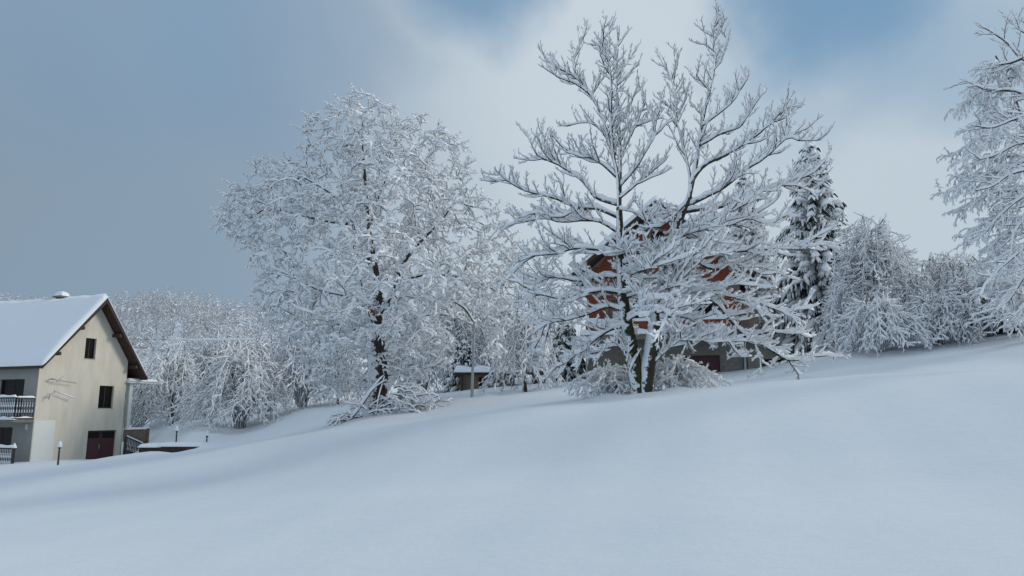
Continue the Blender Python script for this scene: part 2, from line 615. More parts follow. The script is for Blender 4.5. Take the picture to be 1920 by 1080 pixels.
class Branches:
    """polylines with radii; becomes bark tubes and the snow lying along them"""

    def __init__(self):
        self.g = {}

    def add(self, P, r0, r1, snow=1.0, pw=1.0):
        k = len(P)
        self.g.setdefault(k, []).append((np.asarray(P, float), r0, r1, snow, pw))

    def arrays(self):
        for k, L in self.g.items():
            P = np.stack([l[0] for l in L])
            s = np.linspace(0, 1, k)[None]
            r0 = np.array([l[1] for l in L])[:, None]
            r1 = np.array([l[2] for l in L])[:, None]
            pw = np.array([l[4] for l in L])[:, None]
            yield P, r0 + (r1 - r0) * s ** pw, np.array([l[3] for l in L])[:, None] * np.ones((1, k))

    def bark(self, name, mat, base, parent, n=4, kind=None):
        V = []
        Fs = []
        off = 0
        for P, Rr, _ in self.arrays():
            m, k = Rr.shape
            T = frames(P)
            ref = np.where(np.abs(T[..., 2:3]) < 0.9, np.array([0, 0, 1.0]), np.array([1.0, 0, 0]))
            A = np.cross(T, ref)
            A /= np.linalg.norm(A, axis=2, keepdims=True) + 1e-9
            B = np.cross(T, A)
            g = np.arange(n) * 2 * np.pi / n
            ring = P[:, :, None] + Rr[..., None, None] * (np.cos(g)[None, None, :, None] * A[:, :, None] + np.sin(g)[None, None, :, None] * B[:, :, None])
            V.append(ring.reshape(-1, 3) - base)
            mi = np.arange(m)[:, None, None] * (k * n) + off
            ki = np.arange(k - 1)[None, :, None] * n
            ni = np.arange(n)[None, None]
            nj = (ni + 1) % n
            Fs.append(np.stack([mi + ki + ni, mi + ki + nj, mi + ki + n + nj, mi + ki + n + ni], -1).reshape(-1, 4))
            off += m * k * n
        if not V:
            return None
        return link_mesh(name, np.vstack(V), np.vstack(Fs), mat, parent, True, kind)

    def snow(self, name, mat, base, parent, rng, h0=0.045, hk=0.7, w0=0.022, wk=0.95, lump=0.3, kind='stuff', full=True, lift=0.75):
        V = []
        Fs = []
        off = 0
        for P, Rr, S in self.arrays():
            m, k = Rr.shape
            T = frames(P)
            U = np.array([0, 0, 1.0]) + WV - T * ((T @ (np.array([0, 0, 1.0]) + WV))[..., None])
            U /= np.linalg.norm(U, axis=2, keepdims=True) + 1e-6
            Sd = np.cross(T, U)
            inc = np.sqrt(T[..., 0] ** 2 + T[..., 1] ** 2)
            sc_ = S * (0.30 + 0.70 * inc) * (1 + lump * rng.uniform(-1, 1, (m, k)))
            h = (h0 + hk * Rr) * sc_
            w = (w0 + wk * Rr) * np.clip(sc_, 0.4, 1.3)
            end = np.ones(k)
            end[-1] = 0.12
            if k > 4:
                end[0] = 0.8
            h = h * end
            w = w * end
            if k <= 3:
                wc, hc = np.array([1.0, 0.0, -1.0]), np.array([-0.1, 1.0, -0.1])
            elif full:
                an = np.array([-0.15, 0.8, np.pi / 2, np.pi - 0.8, np.pi + 0.15])
                wc, hc = np.cos(an), np.array([-0.05, 0.72, 1.0, 0.72, -0.05])
            else:
                wc, hc = np.array([1.0, 0.55, -0.55, -1.0]), np.array([-0.05, 0.9, 0.9, -0.05])
            n = len(wc)
            C = P + U * (Rr * lift)[..., None]
            ring = C[:, :, None] + w[..., None, None] * wc[None, None, :, None] * Sd[:, :, None] + h[..., None, None] * hc[None, None, :, None] * U[:, :, None]
            V.append(ring.reshape(-1, 3) - base)
            mi = np.arange(m)[:, None, None] * (k * n) + off
            ki = np.arange(k - 1)[None, :, None] * n
            ni = np.arange(n)[None, None]
            nj = (ni + 1) % n
            Fs.append(np.stack([mi + ki + ni, mi + ki + nj, mi + ki + n + nj, mi + ki + n + ni], -1).reshape(-1, 4))
            off += m * k * n
        if not V:
            return None
        return link_mesh(name, np.vstack(V), np.vstack(Fs), mat, parent, True, kind)


def unit(v):
    return v / (np.linalg.norm(v) + 1e-9)


def shoot(rng, p, d, L, k, up=0.3, wig=0.12):
    """a curved twig from p along d; up > 0 turns it upward, up < 0 lets it hang"""
    pts = [np.array(p, float)]
    d = unit(np.array(d, float))
    st = L / (k - 1)
    for i in range(k - 1):
        d = unit(d + np.array([0, 0, up / (k - 1)]) + rng.normal(0, wig, 3))
        pts.append(pts[-1] + d * st)
    return np.array(pts)


def side_dirs(rng, t, phi, ang):
    a = np.cross(t, (0, 0, 1.0))
    if np.linalg.norm(a) < 0.1:
        a = np.array([1.0, 0, 0])
    a = unit(a)
    b = np.cross(a, t)
    return unit(math.cos(ang) * t + math.sin(ang) * (math.cos(phi) * a + math.sin(phi) * b))


def along(P, s):
    d = np.concatenate([[0], np.cumsum(np.linalg.norm(np.diff(P, axis=0), axis=1))])
    x = s * d[-1]
    i = min(np.searchsorted(d, x, side='right') - 1, len(P) - 2)
    f = (x - d[i]) / max(d[i + 1] - d[i], 1e-6)
    return P[i] * (1 - f) + P[i + 1] * f, unit(P[i + 1] - P[i]), d[-1]


def clothe(rng, P, twigs, spacing, lmax, lmin, ang, up, levels, snow=1.0, start=0.12, r=0.012, flat=0.35, taper=0.55, k=5, wig=0.12, sub=(0.62, 0.5)):
    """cover a branch with side shoots, each with shoots of its own"""
    L = np.linalg.norm(np.diff(P, axis=0), axis=1).sum()
    s = start
    side = 1 if rng.random() < 0.5 else -1
    while s < 0.99:
        p, t, _ = along(P, s)
        side = -side
        phi = (0 if side > 0 else math.pi) + rng.normal(0, 1) * (1.5 * (1 - flat)) + 0.35 * side
        a = ang * rng.uniform(0.7, 1.25)
        ln = (lmin + (lmax - lmin) * (1 - taper * s) * rng.uniform(0.35, 1.0))
        d = side_dirs(rng, t, phi, a)
        Q = shoot(rng, p, d, ln, k, up, wig)
        twigs.add(Q, r, r * 0.45, snow * rng.uniform(0.7, 1.2))
        if levels > 1:
            clothe(rng, Q, twigs, spacing * sub[0], ln * sub[1], ln * 0.16, ang, up * 0.9, levels - 1, snow * 0.85, 0.25, r * 0.62, flat, 0.45, 3, wig, sub)
        s += spacing / L * rng.uniform(0.65, 1.35)
    if levels >= 1:                                             # the forked tip
        p, t, _ = along(P, 0.995)
        for q in range(3):
            d = side_dirs(rng, t, rng.uniform(0, 6.28), 0.5)
            twigs.add(shoot(rng, p, d, max(lmin * 0.8, 0.14) * rng.uniform(0.6, 1.3), 3, up, 0.1), r * 0.7, r * 0.4, snow * 0.8)


# ------------------------------------------------------------------ cream house on the left
h1 = empty("rendered_house", H1, "cream rendered house with steep snow-covered gable roof and maroon garage door at the left edge", "house", None, A1)
W1, D1 = 6.75, 12.0
RX, RZ = 3.85, 9.72                    # ridge of the boards
EL, ELZ, ER, ERZ = -0.42, 4.70, 7.85, 4.32


def roof_z(x):
    return ELZ + (x - EL) * (RZ - ELZ) / (RX - EL) if x < RX else ERZ + (ER - x) * (RZ - ERZ) / (ER - RX)


UT = 0.30
wall = MB().prism([(0, -4), (W1, -4), (W1, roof_z(W1) - UT - .02), (RX, RZ - UT - .04), (0, roof_z(0) - UT)], 0, D1).build("wall", M['cream'], h1)
carve(wall, [(3.14, 3.98, -.2, .32, 5.45, 6.87), (4.57, 5.76, -.2, .32, 2.08, 3.65), (3.98, 6.28, -.2, .28, -5, 0.55),
             (-.2, .5, 1.2, 3.7, 1.42, 3.93), (-.2, .5, 1.83, 4.3, -5, .83)])
sw = MB().box(-0.035, -0.001, 0.0, 1.2, -4, 4.6)  # thin slab over the cream wall, carries the painted shade of this side
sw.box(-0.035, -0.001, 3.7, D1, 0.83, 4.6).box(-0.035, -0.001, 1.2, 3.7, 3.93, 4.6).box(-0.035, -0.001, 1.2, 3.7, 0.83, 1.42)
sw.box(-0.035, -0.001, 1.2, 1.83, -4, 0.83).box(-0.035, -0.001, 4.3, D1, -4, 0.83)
o = sw.build("side_wall", M['shaded_render'], h1)
o['label'] = "pale rendered side wall behind the balcony, shade put into its grey colour"
o = MB().prism([(0.03, -2.6), (1.56, -2.6), (1.47, 1.27), (0.05, 1.28)], -0.012, 0.002).build("render_patch", M['white_render'], h1)
o['label'] = "bare white patch at the lower corner of the wall"
MB().box(3.1, 4.02, -.03, .06, 5.40, 5.45).build("window_sill", M['stain'], h1)
MB().box(4.53, 5.80, -.03, .06, 2.03, 2.08).build("window_sill", M['stain'], h1)
for (x0, x1, z0, z1) in ((3.14, 3.98, 5.45, 6.87), (4.57, 5.76, 2.08, 3.65)):
    fr = MB().box(x0, x0 + .06, .16, .22, z0, z1).box(x1 - .06, x1, .16, .22, z0, z1).box(x0 + .06, x1 - .06, .16, .22, z1 - .06, z1).box(x0 + .06, x1 - .06, .16, .22, z0, z0 + .06)
    fr.box((x0 + x1) / 2 - .03, (x0 + x1) / 2 + .03, .165, .215, z0 + .06, z1 - .06)
    f = fr.build("window", M['dark_wood'], h1)
    for (a, b) in ((x0 + .06, (x0 + x1) / 2 - .03), ((x0 + x1) / 2 + .03, x1 - .06)):
        MB().box(a, b, .185, .2, z0 + .06, z1 - .06).build("pane", M['glass'], f)
for (y0, y1, z0, z1) in ((1.2, 3.7, 1.42, 3.93), (1.83, 4.3, -2, .83)):
    fr = MB()
    for yy in (y0, (y0 + y1) / 2, y1 - .07):
        fr.box(.2, .27, yy, yy + .07, z0, z1)
    fr.box(.2, .27, y0 + .07, y1 - .07, z1 - .07, z1)
    f = fr.build("balcony_door", M['dark_wood'], h1)
    for a, b in ((y0 + .07, (y0 + y1) / 2), ((y0 + y1) / 2 + .07, y1 - .07)):
        MB().box(.225, .245, a, b, z0, z1 - .07).build("pane", M['glass'], f)
# garage door
for k, (a, b) in enumerate(((3.99, 5.12), (5.14, 6.27))):
    lf = MB().box(a, b, .14, .2, -2.6, .02).box(a, b, .14, .2, .44, .54).box(a, a + .09, .14, .2, .02, .44).box(b - .09, b, .14, .2, .02, .44)
    lf.box(a + .14, b - .14, .125, .14, -1.3, -.14)
    g = lf.build("garage_door_leaf", M['maroon'], h1)
    MB().box(a + .09, b - .09, .165, .18, .02, .44).build("pane", M['glass'], g)
    if k == 0:
        MB().box(b - .1, b - .06, .09, .14, -.75, -.42).build("handle", M['metal'], g)
# roof
y0r, y1r = -0.78, D1 + .6
rl = MB().prism([(EL, ELZ - .13), (RX, RZ - .30), (RX, RZ), (EL, ELZ)], y0r, y1r).prism([(RX + .002, RZ - .30), (ER, ERZ - .16), (ER, ERZ), (RX + .002, RZ)], y0r, y1r)
roof = rl.build("roof", M['soffit'], h1)
bd = MB().prism([(EL - .02, ELZ - .2), (RX, RZ - .36), (RX, RZ + .03), (EL - .02, ELZ + .03)], y0r - .045, y0r - .003)
bd.prism([(RX + .002, RZ - .36), (ER + .02, ERZ - .2), (ER + .02, ERZ + .03), (RX + .002, RZ + .03)], y0r - .045, y0r - .003)
bd.build("bargeboard", M['dark_wood'], roof)
MB().box(EL - .14, EL - .02, y0r, y1r, ELZ - .16, ELZ - .03).build("gutter", M['dark_wood'], roof)
for (x, dz) in ((.75, .44), (2.3, .42), (5.3, .50), (6.9, .50)):
    z = roof_z(x) - dz
    MB().box(x - .1, x + .1, y0r + .06, -.001, z - .16, z + .07).build("purlin_end", M['dark_wood'], h1)
rng = np.random.default_rng(5)
xs = np.linspace(0, 1, 33)


def roof_snow(s, t):
    y = y0r - .06 + s * (y1r - y0r + .1)
    x = EL - .13 + t * (ER - EL + .24)
    xx = min(max(x, EL), ER)
    z = roof_z(xx) + .012
    n = 0.32 + .045 * math.sin(x * 2.1 + y * .7) + .04 * math.sin(y * 1.7 + x) + .02 * math.sin(y * 4.3 + 2 * x)
    if t < .02 or t > .98:
        x += (.05 * math.sin(y * 2.3) + .03 * math.sin(y * 5.1 + 1)) * (1 if t > .5 else -1)
    k = edge_round(s, t, .012, .04)
    ridge = .10 * max(0, 1 - abs(x - RX) / .5)
    return (x, y, z), np.array([0, 0, .05 + n * k - ridge * k])


# the ridge must fall on a row of vertices
def roof_snow2(s, t):
    tr = (RX - (EL - .13)) / (ER - EL + .24)
    t2 = t * 2 * tr if t < .5 else tr + (t - .5) * 2 * (1 - tr)
    return roof_snow(s, t2)


snow_slab("roof_snow", roof, 60, 32, roof_snow2)
ch = MB().box(4.25, 4.75, 4.25, 4.85, 8.3, 10.12).box(4.1, 4.9, 4.1, 5.0, 10.12, 10.22).build("chimney", M['concrete'], roof)
snow_slab("chimney_snow", ch, 8, 8, lambda s, t: ((4.12 + .76 * s, 4.12 + .86 * t, 10.222), np.array([0, 0, .02 + .14 * edge_round(s, t, .2, .2) + .22 * edge_round(s, t, .5, .5) ** 2])))
# porch on the far right corner
MB().box(W1 + .002, 9.42, -.25, 3.0, 3.93, 4.06).build("porch_roof", M['white_render'], h1)
snow_slab("porch_roof_snow", h1, 16, 16, lambda s, t: ((W1 + .01 + 2.75 * s, -.33 + 3.4 * t, 4.064), np.array([0, 0, .02 + .2 * edge_round(s, t, .1, .1)])))
MB().box(7.14, 7.42, .05, .33, -.3, 3.93).build("porch_post", M['white_render'], h1)
MB().box(W1 + .002, 7.1, .34, 3.0, -3, 3.93).build("porch_side_wall", M['concrete'], h1)
tw = MB().box(7.0, 8.85, -.1, .04, -3.5, .56).box(8.85, 9.05, -.16, .1, -3.5, .62).build("terrace_wall", M['tan'], h1)
snow_slab("wall_snow", tw, 14, 5, lambda s, t: ((6.95 + 2.17 * s, -.2 + .34 * t, .625 - .06 * (s < .85)), np.array([0, 0, .02 + .14 * edge_round(s, t, .06, .4)])))
st = MB()
pA, pB = np.array([6.83, -.35, .05]), np.array([8.38, -.35, -.52])
st.bar(pA, pB, .045).bar(pA - [0, 0, .95], pB - [0, 0, .75], .035)
sr = st.build("stair_railing", M['black_metal'], h1)
for i in range(11):
    q = pA + (pB - pA) * (i + .5) / 11
    lo = q - [0, 0, .95 - .2 * i / 11]
    bm_ = MB().lathe([(.028, 0), (.05, .12), (.028, .3), (.05, .48), (.028, .62), (.03, q[2] - lo[2])], lo, 6)
    bm_.build("baluster", M['snowy_iron'], sr)
for q in (pA, pB):
    MB().bar(q - [0, 0, 1.7], q + [0, 0, .1], .05).build("newel_post", M['black_metal'], sr)
snow_slab("rail_snow", sr, 20, 4, lambda s, t: (tuple(pA + (pB - pA) * s + np.array([0, -.08 + .16 * t, .045])), np.array([0, 0, .01 + .10 * edge_round(s, t, .05, .5)])))


def turned_rail(name, p, q, z0, z1, step, parent, snow_h):
    """railing of turned dark balusters between p and q (x, y), top rail with snow"""
    p = np.array(p)
    q = np.array(q)
    L = np.linalg.norm(q - p)
    d = (q - p) / L
    nrm = np.array([-d[1], d[0]])
    rails = []
    for (a, b) in ((z1 - .09, z1), (z0, z0 + .07)):
        mb = MB()
        c = [p - nrm * .05, q - nrm * .05, q + nrm * .05, p + nrm * .05]
        k = len(mb.v)
        mb.v += [(x, y, z) for z in (a, b) for x, y in c]
        mb.f += [[k + i for i in f] for f in ((3, 2, 1, 0), (4, 5, 6, 7), (0, 1, 5, 4), (1, 2, 6, 5), (2, 3, 7, 6), (3, 0, 4, 7))]
        rails.append(mb.build("bottom_rail" if rails else name, M['black_metal'], rails[0] if rails else parent))
    rail = rails[0]
    n = int(L / step)
    H = z1 - z0 - .16
    base = None
    for i in range(n):
        c = p + d * (i + .5) * L / n
        if base is None:
            base = MB().lathe([(.030, 0), (.03, H * .12), (.056, H * .28), (.03, H * .46), (.054, H * .62), (.03, H * .84), (.034, H)], (0, 0, 0), 7).build("baluster", M['snowy_iron'], rail)
            b = base
        else:
            b = base.copy()
            COL.objects.link(b)
        b.location = (c[0], c[1], z0 + .07)
    ph = random.random() * 6
    snow_slab("rail_snow", rail, max(6, int(L * 9)), 6, lambda s, t: ((*(p + d * L * s + nrm * (-.1 + .2 * t)), z1 + .002), np.array([0, 0, .01 + snow_h * (1 + .18 * math.sin(s * L * 5 + ph)) * edge_round(s, t, .05, .5)])))
    snow_slab("ledge_snow", rail, max(6, int(L * 9)), 4, lambda s, t: ((*(p + d * L * s + nrm * (-.09 + .18 * t)), z0 + .072), np.array([0, 0, .01 + .07 * (1 + .5 * math.sin(s * L * 7 + ph)) * edge_round(s, t, .05, .5)])))
    return rail


random.seed(3)
bal = MB().box(-1.38, -.037, 0.0, 6.0, 1.16, 1.33).build("balcony", M['concrete'], h1)
turned_rail("balcony_railing", (-1.3, .06), (-1.3, 3.6), 1.36, 2.72, .155, h1, .13)
turned_rail("balcony_railing", (-1.24, .06), (-.06, .06), 1.36, 2.70, .155, h1, .10)
snow_slab("balcony_snow", bal, 20, 6, lambda s, t: ((-1.44 + .3 * t, -.05 + 6 * s, 1.332), np.array([0, 0, .01 + .09 * edge_round(s, t, .02, .4)])))
lowr = turned_rail("terrace_railing", (-1.35, -.2), (-1.35, 3.4), -1.75, -.38, .155, h1, .16)
MB().lathe([(.08, 0), (.08, 1.45), (.11, 1.5), (.11, 1.56)], (-1.35, -.34, -1.95), 8).build("newel_post", M['black_metal'], lowr)
MB().lathe([(.13, 0), (.14, .06), (.09, .16), (.03, .28), (.005, .33)], (-1.35, -.34, -.39), 10).build("post_snow", M['snow'], lowr, True)
MB().box(-.13, -.037, .42, .56, .7, 1.02).build("wall_lamp", M['white_render'], h1)
# aerials
an = MB().bar((.74, 0, 3.92), (.74, -.34, 3.90), .03).bar((.74, -.34, 3.90), (2.44, -.36, 3.72), .018)
for i in range(15):
    x = 1.0 + i * .1
    z = 3.90 - (x - .74) * .106
    an.bar((x, -.355, z - .075 - (.05 if i < 3 else 0)), (x, -.355, z + .075 + (.12 if i == 2 else 0)), .011, 4)
an.bar((1.0, -.3, 3.72), (1.45, -.42, 4.2), .012, 4).bar((.66, -.33, 3.98), (.98, -.33, 3.88), .03)
aer = an.build("aerial", M['metal'], h1)
an = MB().bar((.62, 0, 2.72), (.62, -.3, 2.78), .03).bar((.62, -.3, 2.6), (.66, -.3, 2.95), .03).bar((.66, -.3, 2.95), (.95, -.34, 3.05), .022).bar((.95, -.34, 3.05), (.92, -.34, 3.2), .02)
an.bar((.92, -.34, 3.16), (2.45, -.38, 2.70), .018)
aer2 = an.build("aerial", M['metal'], h1)
snow_slab("aerial_snow", aer2, 16, 3, lambda s, t: ((1.3 + 1.15 * s, -.40 + .06 * t, 3.045 - .345 * s + .012), np.array([0, 0, .005 + .045 * edge_round(s, t, .05, .5)])))
MB().bar((6.35, -.02, 6.48), (7.25, y0r - .05, 6.52), .03).bar((7.05, y0r - .06, 6.52), (7.5, y0r - .1, 6.55), .09, 8).build("cable_bracket", M['metal'], h1)

# overhead cable with its roll of snow
cA = pix(243, 635.5, 54.3)
cB = pix(478, 637, 50)
cbl = empty("overhead_cable", (cA + cB) / 2, "thin overhead cable carrying a roll of snow from the cream house's eave to the trees", "cable")
tt = np.linspace(0, 1, 24)[:, None]
cpts = cA + (cB - cA) * tt - np.array([0, 0, 1.0]) * (.06 * 4 * tt * (1 - tt))
br = Branches()
br.add(cpts, .014, .014, 1, 1)
br.bark("wire", M['black_metal'], (cA + cB) / 2, cbl, 5)
br = Branches()
br.add(cpts[8:], .014, .014, 1, 1)
br.snow("snow_roll", M['branch_snow'], (cA + cB) / 2, cbl, np.random.default_rng(4), h0=.09, w0=.06, lump=.25, kind=None)

# ------------------------------------------------------------------ brick house under construction
A2 = R(-13)
H2 = np.array([4.308, 42.0, 0.0])
h2 = empty("brick_house", H2, "unfinished red brick house on grey concrete ground floor, half hidden by snowy branches", "house", None, A2)
W2, D2 = 8.4, 11.0
R2X, R2Z, E2Z, E2L, E2R = 4.1, 13.45, 9.35, -.78, 9.2


def roof2(x):
    return E2Z + (x - E2L) * (R2Z - E2Z) / (R2X - E2L) if x < R2X else E2Z - .1 + (E2R - x) * (R2Z - E2Z + .1) / (E2R - R2X)


gf = MB().box(0, W2, 0, D2, 1.5, 5.68).build("ground_floor", M['concrete'], h2)
carve(gf, [(5.0, 7.2, -.3, .35, 0, 4.84), (2.1, 3.0, -.3, .3, 4.0, 4.7)])
MB().box(5.01, 7.19, .2, .26, 1.5, 4.83).build("garage_door", M['maroon'], h2)
MB().box(2.12, 2.98, .2, .23, 4.02, 4.68).build("pane", M['glass'], h2)
uf = MB().prism([(0.0, 5.96), (W2, 5.96), (W2, roof2(W2) - .26), (R2X, R2Z - .26), (0, roof2(0) - .26)], 0, D2).build("upper_wall", M['mortar'], h2)
OPEN2 = [(2.5, 7.3, 6.0, 8.32), (1.2, 1.9, 6.9, 8.1), (2.25, 3.42, 8.9, 10.9), (4.9, 6.05, 8.9, 10.6), (3.75, 4.45, 11.3, 11.95)]
carve(uf, [(a, b, -.3, 1.5 if i == 0 else .3, c, d) for i, (a, b, c, d) in enumerate(OPEN2)])
o = MB().box(2.52, 3.9, 1.3, 1.4, 6.0, 8.2).box(5.0, 7.2, 1.3, 1.4, 6.0, 8.2).build("loggia_glazing", M['glass'], h2)
for x in (2.52, 3.86, 4.96, 6.05, 7.2):
    MB().box(x, x + .08, 1.22, 1.29, 6.02, 8.3).build("loggia_post", M['dark_wood'], h2)
for k in range(5):
    MB().box(2.27 + k * .23, 2.27 + k * .23 + .215, .05, .09 + .01 * (k % 2), 8.92, 10.88).build("shutter_board", M['shutter'], h2)
MB().box(4.92, 6.03, .15, .2, 8.92, 10.58).build("pane", M['glass'], h2)
MB().box(3.77, 4.43, .15, .2, 11.32, 11.93).build("pane", M['glass'], h2)
# bricks: too small to pick apart singly from here
rng = np.random.default_rng(11)
mb = MB()
for r_ in range(52):
    z = 5.97 + r_ * .145
    x = -.125 * (r_ % 2)
    while x < W2:
        a, b = max(x + .006, 0.002), min(x + .244, W2 - .002)
        x += .25
        if b - a < .06:
            continue
        if z + .14 > min(roof2(a), roof2(b)) - .28:
            continue
        if 8.36 < z + .07 < 8.72:
            continue
        if any(a < o_[1] + .01 and b > o_[0] - .01 and z < o_[3] and z + .135 > o_[2] for o_ in OPEN2):
            continue
        mb.box(a, b, -.018 - rng.uniform(0, .012), .01, z + .006, z + .138)
mb.build("brickwork", M['brick'], h2, kind='stuff')
MB().box(-.03, W2 + .03, -.06, .02, 8.38, 8.70).build("ring_beam", M['concrete'], h2)
MB().box(-.2, W2 + .05, -1.35, D2, 5.682, 5.955).build("floor_slab", M['concrete'], h2)
par = MB().box(.02, 8.1, -.93, -.80, 5.957, 6.70).build("parapet", M['mortar'], h2)
mb = MB()
for r_ in range(5):
    z = 5.965 + r_ * .145
    x = .02 - .125 * (r_ % 2)
    while x < 8.1:
        a, b = max(x + .006, .021), min(x + .244, 8.09)
        x += .25
        if b - a > .05:
            mb.box(a, b, -.945 - rng.uniform(0, .012), -.92, z + .006, z + .138)
mb.build("parapet_brickwork", M['brick'], par, kind='stuff')
snow_slab("parapet_snow", par, 60, 5, lambda s, t: ((-.02 + 8.16 * s, -1.0 + .27 * t, 6.702), np.array([0, 0, .02 + (.20 + .04 * math.sin(s * 31)) * edge_round(s, t, .01, .45)])))
snow_slab("slab_snow", h2, 70, 6, lambda s, t: ((-.25 + 8.75 * s, -1.45 + .5 * t, 5.957), np.array([0, 0, .02 + (.26 + .05 * math.sin(s * 37 + 1)) * edge_round(s, t, .01, .35)])))
MB().box(8.42, 9.38, .4, 1.5, 5.96, 8.1).build("concrete_pier", M['tan'], h2)
# roof
y0b, y1b = -1.25, D2 + .5
rf = MB().prism([(E2L, E2Z - .2), (R2X, R2Z - .25), (R2X, R2Z), (E2L, E2Z)], y0b, y1b).prism([(R2X + .002, R2Z - .25), (E2R, E2Z - .3), (E2R, E2Z - .1), (R2X + .002, R2Z)], y0b, y1b).build("roof", M['soffit'], h2)
MB().prism([(E2L - .02, E2Z - .26), (R2X, R2Z - .32), (R2X, R2Z + .03), (E2L - .02, E2Z + .03)], y0b - .05, y0b - .003).prism(
    [(R2X + .002, R2Z - .32), (E2R + .02, E2Z - .36), (E2R + .02, E2Z - .07), (R2X + .002, R2Z + .03)], y0b - .05, y0b - .003).build("bargeboard", M['dark_wood'], rf)


def roof_snow3(s, t):
    tr = .5
    x = E2L - .1 + (R2X - E2L + .1) * t * 2 if t < .5 else R2X + (E2R + .1 - R2X) * (t - .5) * 2
    y = y0b - .08 + s * (y1b - y0b + .1)
    z = roof2(min(max(x, E2L), E2R)) + .012
    return (x, y, z), np.array([0, 0, .05 + (.36 + .03 * math.sin(x * 2 + y)) * edge_round(s, t, .02, .05) - .1 * max(0, 1 - abs(x - R2X) / .5)])


snow_slab("roof_snow", rf, 40, 32, roof_snow3)
# side annex with a lean-to roof
ann = MB().prism([(W2 + .02, 1.5), (10.7, 1.5), (10.7, 4.72), (W2 + .02, 5.6)], .1, 5.5).build("annex", M['concrete'], h2)
carve(ann, [(9.3, 10.5, -.3, 4.5, 0, 4.6)])
MB().box(W2 + .25, 9.26, .0, .099, 1.5, 5.05).build("annex_render", M['block'], h2)
snow_slab("annex_snow", ann, 20, 14, lambda s, t: ((W2 + .06 + 2.4 * s, -.15 + 5.8 * t, 5.6 - .385 * 2.4 * s + .03), np.array([0, 0, .02 + .3 * edge_round(s, t, .07, .04)])))
# concrete blocks of the corner pier and the left corner
bk = None
for (xa, nx) in ((.0, 5), (7.25, 3)):
    for r_ in range(13):
        z = 3.05 + r_ * .2
        for k in range(nx):
            x = xa + .005 + k * .385 + (.19 if r_ % 2 else 0)
            if (xa > 5 and x + .38 > W2) or (xa < 1 and x + .38 > 2.05):
                continue
            if bk is None:
                bk = MB().box(0, .37, 0, .035, 0, .188).build("block", M['block'], h2)
                b = bk
            else:
                b = bk.copy()
                COL.objects.link(b)
            b.location = (x, -.032 - rng.uniform(0, .008), z)
MB().bar((-.06, -.12, 1.5), (-.06, -.12, 5.6), .055, 8).build("drainpipe", M['pole'], h2)
MB().bar((8.5, -.12, 1.5), (8.5, -.12, 5.6), .06, 8).build("drainpipe", M['pole'], h2)

# ------------------------------------------------------------------ low buildings behind, low wall, lamps
def shed(name, u0, u1, Y, v_top, label, wallmat, door):
    a = ground(u0, Y)
    b = ground(u1, Y)
    L = b[0] - a[0]
    zt = pix((u0 + u1) / 2, v_top, Y)[2]
    base = np.array([(a[0] + b[0]) / 2, Y, min(a[2], b[2])])
    H = zt - base[2]
    r = empty(name, base, label, "shed")
    w = MB().box(-L / 2, L / 2, 0, 3.2, -1.0, H).build("wall", wallmat, r)
    carve(w, [(door[0] * L - L / 2, door[1] * L - L / 2, -.2, 1.2, -.8, H * .86)])
    rf_ = MB().box(-L / 2 - .3, L / 2 + .3, -.45, 3.5, H + .002, H + .13).build("roof", M['dark_wood'], r)
    snow_slab("roof_snow", rf_, 36, 12, lambda s, t: ((-L / 2 - .36 + (L + .72) * s, -.52 + 4.1 * t, H + .132), np.array([0, 0, .02 + (.36 + .05 * math.sin(s * 19)) * edge_round(s, t, .03, .1)])))
    for k in (0.02, .5, .94):
        MB().box(-L / 2 + k * L, -L / 2 + k * L + .14, -.3, -.16, -1.0, H).build("post", M['dark_wood'], r)
    return r


shed("garden_shed", 862, 965, 44.5, 703, "low tan shed under thick snow behind the grey lamp post", M['tan'], (.34, .52))
shed("lean_to_shed", 1000, 1078, 46, 697, "low shed with dark open front just left of the brick house", M['tan'], (.35, .9))
bsh = shed("timber_shed", 1898, 1990, 34, 596, "low dark timber shed under deep snow cut by the right edge", M['plank'], (.3, .6))
for k in range(5):
    MB().box(-1.15, -.55, -.05 - .01 * (k % 2), -.004, .02 + k * .2, .17 + k * .2).build("plank", M['plank'], bsh)

lw0, lw1 = ground(306, 45.3), ground(368, 45.3)
lwz = pix(330, 837.5, 45.3)[2]
lw = empty("low_wall", ((lw0[0] + lw1[0]) / 2, 45.3, lwz), "low dark maroon wall under a flat snow cap right of the stair railing", "wall")
Lw = lw1[0] - lw0[0]
MB().box(-Lw / 2, Lw / 2, 0, .25, -1.2, 0).build("wall_face", M['plank'], lw)
MB().box(Lw / 2 - .5, Lw / 2 + .06, -.02, .3, -1.2, -.005).build("end_pier", M['maroon'], lw)
MB().box(-Lw / 2 - 1.3, -Lw / 2 - .002, .02, .2, -1.2, -.06).build("side_wing", M['plank'], lw)
snow_slab("wall_snow", lw, 30, 8, lambda s, t: ((-Lw / 2 - 1.35 + (Lw + 1.5) * s, -.1 + 1.6 * t, .002 - .05 * (s < .34)), np.array([0, 0, .02 + .2 * edge_round(s, t, .05, .12)])))

